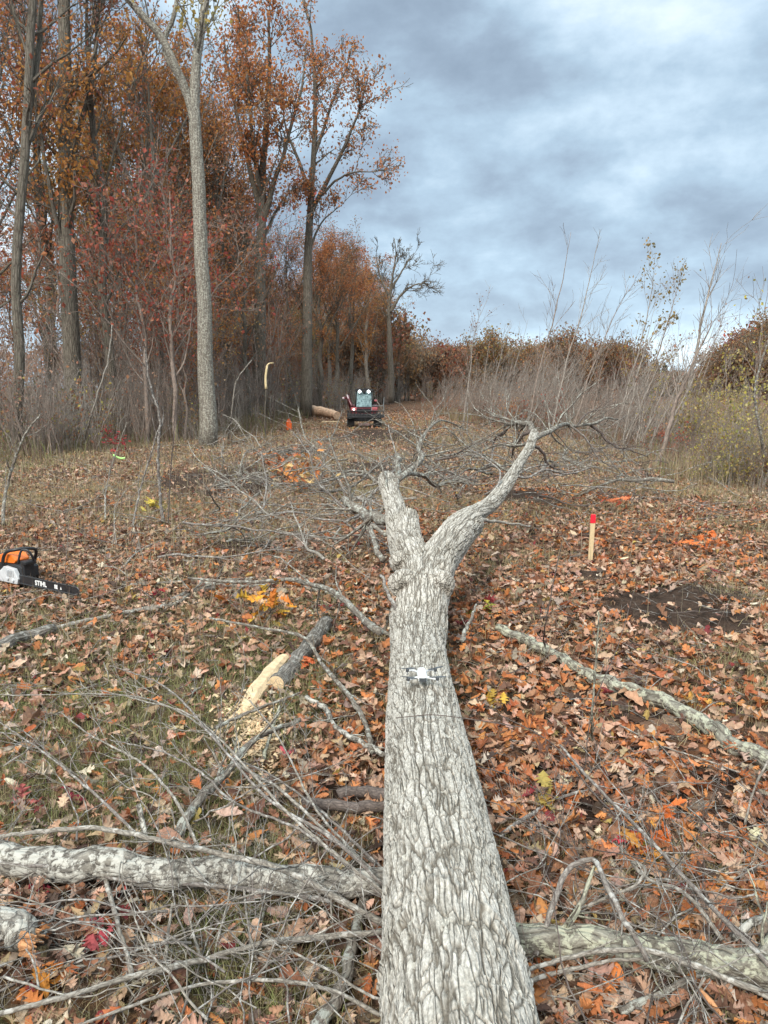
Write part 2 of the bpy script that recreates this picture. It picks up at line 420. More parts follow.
def rotm(yaw, pitch, roll):
    cy_, sy = np.cos(yaw), np.sin(yaw); cp, sp = np.cos(pitch), np.sin(pitch); cr, sr = np.cos(roll), np.sin(roll)
    z = np.zeros_like(yaw); o = np.ones_like(yaw)
    Rz = np.stack([np.stack([cy_, -sy, z], 1), np.stack([sy, cy_, z], 1), np.stack([z, z, o], 1)], 1)
    Rx = np.stack([np.stack([o, z, z], 1), np.stack([z, cp, -sp], 1), np.stack([z, sp, cp], 1)], 1)
    Ry = np.stack([np.stack([cr, z, sr], 1), np.stack([z, o, z], 1), np.stack([-sr, z, cr], 1)], 1)
    return Rz @ Rx @ Ry
def leaves_at(rg, pos, size, col, st, tilt=.45, curl=1.0):
    n = len(pos); v, f = oak(st); k = len(v)
    ov = np.sign(v[:, 0]) * .24 * np.sqrt(np.clip(1 - ((v[:, 1] - .02) / .52) ** 2, 0, 1)); tt = np.clip(rg.normal(.22, .33, (n, 1)), 0, 1)
    x = (v[None, :, 0] * (1 - tt) + ov[None] * tt) * rg.uniform(.65, 1.2, (n, 1)); y = np.repeat(v[None, :, 1], n, 0) * rg.uniform(.8, 1.1, (n, 1))
    c1 = rg.normal(0, 1.1, (n, 1)) * curl; c2 = rg.normal(.1, .55, (n, 1)) * curl; c3 = rg.normal(0, .6, (n, 1)) * curl
    z = c1 * x * x * 1.6 + c2 * y * y + c3 * x * y + np.abs(x) * rg.uniform(-.1, .7, (n, 1)) * curl + rg.normal(0, .035, x.shape)
    x = x + rg.normal(0, .12, (n, 1)) * y * y
    L = np.stack([x, y, z], 2) * size[:, None, None]
    rm = rotm(rg.uniform(0, 2 * np.pi, n), rg.normal(0, tilt, n), rg.normal(0, tilt, n))
    Wv = np.einsum('nij,nkj->nki', rm, L) + pos[:, None]
    F_ = (f[None] + (np.arange(n) * k)[:, None, None]).reshape(-1, 4)
    cc = np.repeat(col[:, None], k, 1)
    vein = np.ones((k, 1)); vein[1::3] = 1.12
    cc = cc * vein[None]
    return Wv.reshape(-1, 3), F_, cc.reshape(-1, 3)
def pick_cols(rg, wts, n):
    wts = np.array(wts, float)
    if wts.ndim == 1: wts = np.tile(wts, (n, 1))
    cs = np.cumsum(wts / wts.sum(1, keepdims=True), 1); i = (rg.rand(n, 1) > cs).sum(1).clip(0, len(PAL) - 1)
    return PAL[i] * rg.uniform(.78, 1.2, (n, 1)) * rg.uniform(.93, 1.07, (n, 3))
W_RIGHT = np.array([.18, .18, .10, .13, .09, .15, .09, .05, .05, .03, .010, .008, .04])
W_LEFT = np.array([.13, .15, .10, .07, .04, .16, .12, .07, .11, .03, .012, .012, .10])
W_FAR = np.array([.13, .14, .14, .05, .03, .14, .11, .06, .12, .05, .006, .03, .15])
def litter():
    mb = MB()
    bands = [(.7, 3.6, 980, 9, .066), (3.6, 7.5, 600, 6, .076), (7.5, 15, 330, 3, .072), (15, 32, 120, 3, .078), (32, 60, 26, 3, .11)]
    for (y0, y1, dens, st, sz) in bands:
        hw = lambda y: .56 * y + .9
        n = int(dens * (y1 - y0) * 2 * hw(y1))
        y = rng.uniform(y0, y1, n); x = rng.uniform(-1, 1, n) * hw(y1)
        k = np.abs(x) < hw(y); x, y = x[k], y[k]
        dm = dirt_mask(x, y); gm = grass_mask(x, y)
        dn = fbm(x * 1.3, y * 1.3, 71)
        pr = (1 - .93 * dm) * (1 - .62 * gm) * (.55 + .8 * sstep(.3, .62, dn))
        if y1 > 30: pr = pr * (1 - sstep(7, 9, x) * .9)
        k = rng.rand(len(x)) < pr; x, y = x[k], y[k]; n = len(x)
        z = gz(x, y) + rng.uniform(.0, .045, n) * (1 + .3 * dn[k])
        s = sz * np.exp(np.clip(rng.normal(0, .28, n), -.7, .5))
        wl = sstep(.6, -.8, x)[:, None]; wf = sstep(7, 16, y)[:, None]
        wt = (W_RIGHT * (1 - wl) + W_LEFT * wl) * (1 - wf) + W_FAR * wf
        patch = sstep(.55, .7, fbm(x * .8, y * .8, 91))[:, None]
        wt = wt.copy(); wt[:, 3:5] *= 1 + 1.6 * patch
        col = pick_cols(rng, wt, n)
        v, f, c = leaves_at(rng, np.stack([x, y, z], 1), s, col, st, .34 if y1 < 10 else .45, 1.15)
        mb.add(v, f, None, None, c)
    o = mb.build('leaf_litter', M['litter'], smooth=False)
    tag(o, 'fallen oak leaves in rust, tan and brown carpeting the clearing', 'leaf litter', kind='stuff')
litter()

# ---------------------------------------------------------------- grass
def blades(rg, x, y, h, wdt, col, lean=.35, z=None):
    n = len(x); z = gz(x, y) if z is None else z
    a = rg.uniform(0, 2 * np.pi, n); d = np.stack([np.cos(a), np.sin(a), np.zeros(n)], 1)
    b = rg.uniform(0, 2 * np.pi, n); ld = np.stack([np.cos(b), np.sin(b), np.zeros(n)], 1) * (rg.exponential(lean, n) * h)[:, None]
    base = np.stack([x, y, z], 1); up = np.zeros((n, 3)); up[:, 2] = 1
    vs = []
    for t, wf in ((0, 1), (.55, .8), (1, .08)):
        c = base + ld * t * t + up * (h * t * (1 - .15 * t))[:, None]
        vs += [c - d * (wdt * wf / 2)[:, None], c + d * (wdt * wf / 2)[:, None]]
    v = np.stack(vs, 1).reshape(-1, 3)
    f = (np.array([(0, 1, 3, 2), (2, 3, 5, 4)])[None] + (np.arange(n) * 6)[:, None, None]).reshape(-1, 4)
    return v, f, np.repeat(col, 6, 0)
def grass():
    mb = MB()
    for (y0, y1, N_, hh, ww) in ((.8, 3.5, 120000, .058, .0021), (3.5, 8, 100000, .07, .0034), (7, 14, 120000, .12, .0045), (12.5, 40, 150000, .16, .009)):
        y = rng.uniform(y0, y1, N_); x = rng.uniform(-1, 1, N_) * (.56 * y + .8)
        gm = grass_mask(x, y); cl = vn(x * 14, y * 14, 5)
        k = rng.rand(N_) < gm * sstep(.15, .7, cl) * 1.5 + (.06 if y1 < 4 else .25 if y1 < 9 else .6 * sstep(7, 13.5, y) if y1 < 15 else .6 * sstep(12.5, 19, y) * (1 - .5 * sstep(24, 34, y))) * (1 - .97 * dirt_mask(x, y)) * sstep(.25, .6, fbm(x * .7, y * .7, 66))
        x, y = x[k], y[k]; n = len(x)
        t = np.clip(rng.rand(n, 1) * .9 + (1 - gm[k][:, None]) * .45, 0, 1)
        col = np.array([.19, .25, .07]) * (1 - t) + np.array([.44, .34, .21]) * t
        col = np.where(rng.rand(n, 1) < .25, np.array([[.17, .115, .08]]), col)
        col = col * rng.uniform(.7, 1.25, (n, 1))
        v, f, c = blades(rng, x, y, hh * rng.uniform(.5, 1.5, n), np.full(n, ww), col, .7)
        mb.add(v, f, None, None, c)
    n = 9000; y = rng.uniform(4.5, 26, n); x = rng.uniform(-1, 1, n) * (.56 * y + 1); k = rng.rand(n) < np.where(x < -.8, .8, np.where(x > .09 * y + 2.5, .55, .12)); x, y = x[k], y[k]; n = len(x)
    v, f, c = blades(rng, x, y, rng.uniform(.08, .5, n), rng.uniform(.003, .006, n) * (1 + y / 18), np.where(rng.rand(n, 1) < .5, np.array([[.19, .14, .11]]), np.array([[.33, .27, .19]])) * rng.uniform(.7, 1.2, (n, 1)), .25); mb.add(v, f, None, None, c)
    tag(mb.build('grass', M['grass']), 'sparse green and straw grass growing through the fallen leaves', 'grass', kind='stuff')
    mb = MB()
    n = 46000
    y = rng.uniform(11, 50, n) ** 1.0; x = 2.8 + rng.exponential(4.5, n)
    y[: n // 3] = rng.uniform(26, 90, n // 3); x[: n // 3] = rng.uniform(5, 60, n // 3)
    k = x > np.interp(y, [11, 15, 25, 36, 50, 90], [5.2, 5.7, 6.1, 4.6, 3.0, 2.4]) + 1.6 * (vn(y * .5, y * 0, 6) - .3); x, y = x[k], y[k]; n = len(x)
    t = fbm(x * .5, y * .3, 17)[:, None]
    col = np.where(rng.rand(n, 1) < sstep(.4, .6, t), np.array([[.30, .235, .15]]), np.array([[.24, .14, .10]]))
    col = np.where(rng.rand(n, 1) < .16, np.array([[.17, .18, .06]]), col) * rng.uniform(.7, 1.3, (n, 1))
    v, f, c = blades(rng, x, y, rng.uniform(.2, .75, n), rng.uniform(.006, .014, n) * (1 + y / 50), col, .3)
    mb.add(v, f, None, None, c)
    tag(mb.build('meadow_grass', M['grass']), 'tall dry straw and reddish grass under the thicket beside the track', 'tall grass', kind='stuff')
    mb = MB()
    n = 30000
    y = rng.uniform(17, 60, n); x = -5.2 - rng.exponential(6, n) - 3.5 * sstep(30, 18, y) + rng.normal(0, .7, n) + 1.6 * (fbm(y * .4, y * 0, 2) - .5)
    t = rng.rand(n, 1)
    col = np.where(t < .3, np.array([[.15, .16, .055]]), np.where(t < .7, np.array([[.22, .165, .12]]), np.array([[.16, .10, .075]]))) * rng.uniform(.7, 1.3, (n, 1))
    v, f, c = blades(rng, x, y, rng.uniform(.2, .9, n) * (.45 + .9 * vn(x * .6, y * .6, 23)), rng.uniform(.006, .014, n) * (1 + y / 60), col, .4)
    mb.add(v, f, None, None, c)
    tag(mb.build('undergrowth', M['grass']), 'low dull weeds and dry stems covering the forest floor', 'undergrowth', kind='stuff')
grass()

# ---------------------------------------------------------------- branches
def smooth_path(pts, n, rg=None, jit=0.0):
    pts = np.asarray(pts, float)
    if len(pts) == 2: pts = np.vstack([pts[0], pts.mean(0), pts[1]])
    L = np.concatenate([[0], np.cumsum(np.linalg.norm(np.diff(pts, axis=0), axis=1))]); t = np.linspace(0, L[-1], n)
    # catmull-rom through the points
    m = np.gradient(pts, L, axis=0); out = np.zeros((n, 3))
    k = np.clip(np.searchsorted(L, t, 'right') - 1, 0, len(L) - 2); h = (L[k + 1] - L[k]); u = (t - L[k]) / h
    h00 = 2 * u ** 3 - 3 * u ** 2 + 1; h10 = u ** 3 - 2 * u ** 2 + u; h01 = -2 * u ** 3 + 3 * u ** 2; h11 = u ** 3 - u ** 2
    out = h00[:, None] * pts[k] + (h10 * h)[:, None] * m[k] + h01[:, None] * pts[k + 1] + (h11 * h)[:, None] * m[k + 1]
    if rg is not None and jit:
        e = rg.normal(0, 1, (n, 3)); e = (e + np.roll(e, 1, 0) + np.roll(e, -1, 0)) / 2
        e[0] *= 0; out = out + e * jit
    return out
def shoot(rg, p0, d, L, n=7, wob=.18, up=0.0):
    d = np.array(d, float); d /= np.linalg.norm(d); pts = [np.array(p0, float)]; st = L / (n - 1)
    for i in range(n - 1):
        d = d + rg.normal(0, wob, 3) + np.array([0, 0, up]); d /= np.linalg.norm(d)
        pts.append(pts[-1] + d * st)
    return np.array(pts)
def side_dir(rg, t, ang):
    r = rg.normal(0, 1, 3); r -= t * r.dot(t); r /= np.linalg.norm(r) + 1e-9
    return t * math.cos(ang) + r * math.sin(ang)
def twigs(mb, rg, pts, rad, n, L, lvl, ang=.8, up=.03, sides=4, start=.2, floor=True, tips=None, wob=.16, rk=.55, lk=.45, nk=4, rmin=.0012, flat=0):
    N_ = len(pts)
    for _ in range(n):
        k = int(rg.uniform(start, .98) * (N_ - 1)); t = pts[min(k + 1, N_ - 1)] - pts[max(k - 1, 0)]; t = t / (np.linalg.norm(t) + 1e-9)
        d = side_dir(rg, t, ang * rg.uniform(.6, 1.3))
        if flat: d[2] = d[2] * (1 - flat) + .1
        ll = L * rg.uniform(.45, 1.2); r0 = max(rad[k] * rk * rg.uniform(.6, 1), rmin)
        p = shoot(rg, pts[k], d, ll, 6 if lvl else 5, wob, up)
        if floor:
            gzv = gz(p[:, 0], p[:, 1]) + r0; p[:, 2] = np.maximum(p[:, 2], gzv)
        r = np.linspace(r0, max(r0 * .3, rmin * .7), len(p))
        mb.tube(p, r, sides, cap=False)
        if lvl > 0: twigs(mb, rg, p, r, nk, ll * lk, lvl - 1, ang, up, 3, .25, floor, tips, wob, rk, lk, nk, rmin, flat)
        elif tips is not None: tips.append(p)
def pts_of(spec, r):
    out = []
    for s in spec:
        out.append(Q(*s) if len(s) == 3 and s[2] > 2.0 else P(s[0], s[1], (s[2] if len(s) == 3 else 0) + r * .75 + (.03 if r < .03 else .012)))
    return np.array(out)
def branch(name, label, cat, spec, r0, r1, matn='limb', sides=8, tw=0, twL=.4, lvl=1, seed=1, jit=None, group=None, cut=None, n=None, lump=.06, ang=.8, up=.03):
    rg = np.random.RandomState(seed)
    pts = pts_of(spec, r0)
    L = np.linalg.norm(np.diff(pts, axis=0), axis=1).sum()
    n = n or int(min(120, max(8, L / max(r0 * .8, .015))))
    p = smooth_path(pts, n, rg, (r0 * .22 if jit is None else jit))
    r = np.linspace(r0, r1, n) * (1 + lump * np.convolve(rg.normal(0, 1, n + 4), np.ones(5) / 2.2, 'valid'))
    mb = MB(); o = p[0].copy(); p = p - o
    mb.tube(p, r, sides)
    if tw:
        mb2 = MB(); twigs(mb, rg, p + o, r, tw, twL, lvl, floor=True, ang=ang, up=up)
        for i in range(1, len(mb.v)): mb.v[i] = mb.v[i] - o
    ob = mb.build(name, M[matn], loc=o)
    tag(ob, label, cat, group)
    if cut:
        for which in (cut if isinstance(cut, (list, tuple)) else [cut]):
            e = 0 if which == 'a' else -1; dd = (p[0] - p[1]) if e == 0 else (p[-1] - p[-2]); dd /= np.linalg.norm(dd)
            m2 = MB(); rr = r[e] * .93
            m2.tube([p[e] - dd * .002, p[e] + dd * .004], [rr, rr * .97], 20)
            m2.build('cut_face', M['rawwood'], ob, smooth=False)
    return ob

# ---------------------------------------------------------------- the felled tree
def felled_tree():
    root = empty('felled_tree', (.15, 1.0, 0))
    tag(root, 'long pale grey felled tree with ridged bark and forked top lying across the clearing', 'fallen tree')
    rg = np.random.RandomState(3)
    def ax(Y): return .149 + .0143 * Y
    ys = np.linspace(-1.0, 4.9, 40)
    tr = np.stack([[ax(y) + .012 * math.sin(y * 1.3) for y in ys], ys, .215 + .01 * np.sin(ys * 1.1) + .02 * sstep(3.5, 5, ys)], 1)
    rr = np.interp(ys, [-1, 1.2, 3, 4.2, 4.6, 4.9], [.215, .196, .184, .165, .175, .185])
    chains = [(tr, rr)]
    F0 = tr[-1]
    def ch(spec, r, n=14):
        p = smooth_path(np.vstack([[F0 - np.array([0, .35, 0])], [Q(*s) for s in spec]]), n, rg, .004)
        q = np.interp(np.linspace(0, 1, n), np.linspace(0, 1, len(r)), r); chains.append((p, q)); return p, q
    ch([(421, 578, 5.1), (409, 545, 5.6), (408, 517, 6.1)], [.16, .15, .115, .085])
    lp, lr = ch([(419, 578, 5.2), (402, 545, 6.0), (395, 510, 6.8), (387, 478, 7.5)], [.12, .12, .115, .10, .085])
    ch([(426, 580, 5.1), (444, 552, 5.5), (461, 531, 5.85), (471, 523, 6.05)], [.17, .17, .15, .14, .12])
    rp, rrd = ch([(445, 550, 5.5), (458, 524, 6.2), (475, 515, 6.6), (491, 504, 7.0), (505, 486, 7.6), (519, 464, 8.3), (530, 447, 9.0), (534, 432, 9.6)], [.13, .12, .10, .08, .068, .058, .054, .05], 30)
    # knobs of the old branch collars
    for (px, py, Y, r) in ((404, 583, 4.9, .105), (439, 584, 4.9, .105), (438, 572, 5.1, .11), (402, 562, 5.25, .095), (464, 526, 6.05, .105), (458, 535, 5.9, .125)):
        c = Q(px, py, Y); chains.append((np.array([c - [0, .07, .03], c, c + [0, .05, .02]]), np.array([r * .75, r, r * .7])))
    mb = MB()
    for (p, r) in chains: mb.tube(p, r, 40)
    me = mesh_np('trunk_raw', np.concatenate(mb.v), np.concatenate(mb.f4), np.concatenate(mb.f3))
    tmp = bpy.data.objects.new('trunk_raw', me); C.objects.link(tmp)
    md = tmp.modifiers.new('r', 'REMESH'); md.mode = 'VOXEL'; md.voxel_size = .0058
    s2 = tmp.modifiers.new('s', 'SMOOTH'); s2.iterations = 12; s2.factor = .6
    dg = bpy.context.evaluated_depsgraph_get()
    m2 = bpy.data.meshes.new_from_object(tmp.evaluated_get(dg)); bpy.data.objects.remove(tmp); m2.name = 'trunk'
    nv = len(m2.vertices); v = np.zeros(nv * 3, np.float32); m2.vertices.foreach_get('co', v); v = v.reshape(-1, 3).astype(float)
    best = np.full(nv, 1e9); bco = np.zeros((nv, 3))
    for (p, r) in chains[:5]:
        s0 = 0
        if p is not tr: s0 = 5.6
        for i in range(len(p) - 1):
            a, b_ = p[i], p[i + 1]; d = b_ - a; l = np.linalg.norm(d); d /= l
            t = np.clip((v - a) @ d, 0, l); w_ = v - a - t[:, None] * d
            sc = np.linalg.norm(w_, axis=1) - (r[i] * (1 - t / l) + r[i + 1] * t / l)
            k = sc < best; best[k] = sc[k]
            n1_ = np.cross([0, 0, 1.], d); n1_ /= np.linalg.norm(n1_); n2_ = np.cross(d, n1_)
            tt = (v - a) @ d
            bco[k] = np.stack([s0 + tt[k], (v[k] - a) @ n1_, (v[k] - a) @ n2_], 1)
            s0 += l
    # gentle lumps and hollows in the wood itself
    nrm = np.zeros(nv * 3, np.float32); m2.vertices.foreach_get('normal', nrm); nrm = nrm.reshape(-1, 3)
    lump = .011 * (fbm(bco[:, 0] * 2.2 + bco[:, 1] * 3, bco[:, 1] * 7 + bco[:, 2] * 7, 44, 3) - .5) * 2
    # grown-over ring scar
    ring = bco[:, 0] - (2.92 - .20 * np.abs(bco[:, 1] - .05) * 4 * (bco[:, 1] < .05) - 1.3 * np.maximum(bco[:, 1] - .05, 0))
    lump += .010 * np.exp(-(ring / .018) ** 2) * (bco[:, 0] < 5.4) * (bco[:, 2] > -.05)
    v = v + nrm * lump[:, None]
    m2.vertices.foreach_set('co', (v - np.array([.15, 1.0, 0])).astype(np.float32).ravel())
    a = m2.attributes.new('bco', 'FLOAT_VECTOR', 'POINT'); a.data.foreach_set('vector', bco.astype(np.float32).ravel())
    m2.polygons.foreach_set('use_smooth', np.ones(len(m2.polygons), bool)); m2.materials.clear(); m2.materials.append(M['trunk'])
    m2.update()
    o = bpy.data.objects.new('trunk', m2); C.objects.link(o); o.parent = root
    off = np.array([.15, 1.0, 0])
    # upper limbs that carry on from the fork
    def limb(spec, r0, r1, tw, twL, seed, matn='limb', lvl=1, start=.2):
        rg = np.random.RandomState(seed); p = smooth_path([Q(*s) for s in spec], 26, rg, r0 * .30)
        r = np.linspace(r0, r1, 26); mb = MB(); mb.tube(p, r, 10)
        twigs(mb, rg, p, r, tw, twL, lvl, floor=True, up=.02, start=start)
        for i in range(len(mb.v)): mb.v[i] = mb.v[i] - off
        mb.build('limb', M[matn], root)
    limb([(534, 434, 9.6), (530, 426, 9.8), (520, 422, 10.1), (509, 425, 10.4), (500, 418, 10.8), (489, 414, 11.2)], .04, .012, 20, .9, 21)
    limb([(510, 425, 10.4), (504, 432, 10.5), (498, 436, 10.6), (492, 446, 10.8)], .02, .006, 10, .6, 41, 'twigdark')
    limb([(531, 441, 9.0), (515, 446, 9.4), (500, 444, 9.8), (478, 452, 10.2), (462, 450, 10.6)], .02, .006, 14, .8, 42)
    limb([(508, 474, 7.8), (525, 478, 8.0), (545, 470, 8.3), (566, 474, 8.6), (590, 468, 9)], .016, .005, 12, .7, 43, 'twig')
    limb([(576, 426, 10.9), (586, 414, 11.2), (600, 409, 11.5), (616, 402, 11.8)], .012, .004, 8, .6, 44, 'twigdark')
    limb([(570, 425, 10.6), (585, 437, 10.6), (596, 455, 10.7), (612, 468, 10.9)], .016, .005, 10, .6, 45, 'twig')
    limb([(532, 441, 9.3), (540, 435, 9.6), (552, 431, 10), (562, 424, 10.4), (576, 426, 10.9), (592, 424, 11.2), (604, 418, 11.6), (618, 420, 12)], .038, .012, 24, .9, 22)
    limb([(530, 430, 9.6), (520, 438, 9.6), (514, 448, 9.7), (512, 458, 9.8)], .025, .008, 5, .4, 23, 'twigdark')
    limb([(532, 444, 9.2), (543, 453, 9.3), (548, 464, 9.4), (560, 470, 9.6)], .022, .008, 6, .4, 24, 'twigdark')
    limb([(590, 424, 11.2), (598, 430, 11.2), (609, 443, 11.2), (628, 450, 11.3), (648, 456, 11.4)], .022, .008, 6, .5, 25, 'twigdark')
    limb([(394, 497, 7.0), (398, 470, 7.6), (397, 456, 8.2)], .035, .028, 2, .3, 26)
    limb([(397, 480, 7.3), (412, 473, 7.7), (425, 477, 8.0), (436, 486, 8.3), (452, 480, 8.6), (470, 484, 9)], .030, .010, 16, .7, 27)
    limb([(400, 478, 7.4), (422, 458, 8.2), (418, 447, 9), (428, 430, 10), (446, 420, 11), (458, 426, 11.5), (468, 430, 12)], .028, .008, 20, .8, 28)
    limb([(392, 522, 6.6), (378, 520, 6.8), (360, 510, 7.2), (346, 502, 7.6)], .05, .038, 8, .7, 29)
    limb([(386, 535, 6.3), (374, 527, 6.5), (375, 545, 6.1), (383, 560, 5.8)], .018, .024, 0, .3, 30)
    limb([(380, 632, 4.1), (365, 620, 4.4), (345, 600, 4.8), (325, 588, 5.2), (290, 580, 5.6), (240, 582, 5.9), (190, 578, 6.3)], .022, .010, 7, .5, 31)
    limb([(398, 610, 4.7), (390, 598, 4.85), (382, 575, 5.15)], .016, .010, 0, .2, 35, 'twig')
    limb([(462, 640, 4.2), (470, 622, 4.4), (476, 605, 4.6)], .014, .006, 1, .2, 36)
    limb([(493, 496, 7.2), (500, 472, 7.6), (480, 455, 8), (470, 450, 8.4)], .012, .004, 5, .4, 38, 'twig')
    limb([(478, 520, 6.2), (495, 522, 6.4), (530, 526, 6.7)], .017, .008, 1, .2, 37, 'twigpale')
    limb([(397, 457, 8.2), (392, 440, 8.5), (388, 425, 9)], .008, .004, 2, .3, 39, 'twig')
felled_tree()

# ---------------------------------------------------------------- logs and fallen branches (each a thing)
branch('log', 'thick whitish lichen-spotted log reaching from the edge to the felled trunk, lying across the grass', 'log',
       [(-60, 845, .03), (30, 858, .03), (120, 868, .03), (220, 873, .03), (320, 879, .03), (396, 884, .03)], .055, .045, 'lichen', 20, tw=0, seed=41, lump=.05)
branch('log', 'long mossy grey-green log under the pale bent branch, right of the trunk base', 'log',
       [(470, 925, .02), (540, 937, .02), (620, 945, .02), (700, 960, .02), (800, 985, .02)], .045, .056, 'greenlog', 20, tw=3, twL=.4, seed=42)
branch('log', 'long grey-green log lying slantwise over rust leaves, below the red-tipped stake', 'log',
       [(498, 628), (545, 650), (600, 680), (650, 697), (700, 722), (740, 748), (800, 775)], .034, .045, 'greenlog', 16, tw=2, twL=.3, seed=43)
branch('log', 'cut pale-ended log with a bare wood end, half hidden by twigs beside the wood chips', 'log',
       [(276, 684), (290, 668), (305, 650), (326, 622)], .056, .052, 'greylog', 18, seed=44, cut=['a', 'b'])
branch('log', 'dark weathered split log at the edge below the chainsaw', 'log', [(-30, 652), (0, 645), (28, 635), (55, 629)], .05, .038, 'greylog', 14, seed=45, tw=0)
branch('log', 'bleached barkless stick lying behind the dark split log', 'stick', [(52, 628), (90, 620), (130, 612), (165, 606)], .014, .02, 'twigpale', 8, seed=46)
branch('log', 'short dark brown log with pale sawn tip beside the trunk, lower of two', 'log', [(303, 803, .01), (340, 805, .01), (392, 808, .01)], .021, .021, 'twigdark', 14, seed=47, cut='a')
branch('log', 'short blackened log touching the trunk, upper of two', 'log', [(338, 795, .01), (360, 792, .01), (394, 796, .01)], .024, .026, 'twigdark', 14, seed=48)
branch('log', 'grey smooth pole running under the twigs at the trunk foot', 'log', [(300, 1060), (335, 1000), (352, 950), (362, 905), (372, 880)], .022, .016, 'limb', 12, seed=49)
o = branch('log', 'stout pale log end with torn orange wood, in the near corner', 'log', [(-60, 935, .05), (-20, 930, .05), (5, 928, .05), (22, 940, .05)], .05, .042, 'lichen', 16, seed=50)
# torn end
mb = MB(); rg = np.random.RandomState(9)
e = pts_of([(22, 940, .05)], .05)[0] - np.array(o.location) + np.array([.012, 0, 0])
for k in range(26):
    a = rg.uniform(0, 6.28); q = rg.uniform(0, .036); b_ = e + np.array([-.01, math.cos(a) * q, math.sin(a) * q]); L_ = rg.uniform(.015, .05)
    mb.tube([b_, b_ + np.array([L_, rg.normal(0, .008), rg.normal(-.01, .008)])], [rg.uniform(.006, .012), .003], 5)
mb.build('broken_end', M['brokenwood'], o, smooth=False)

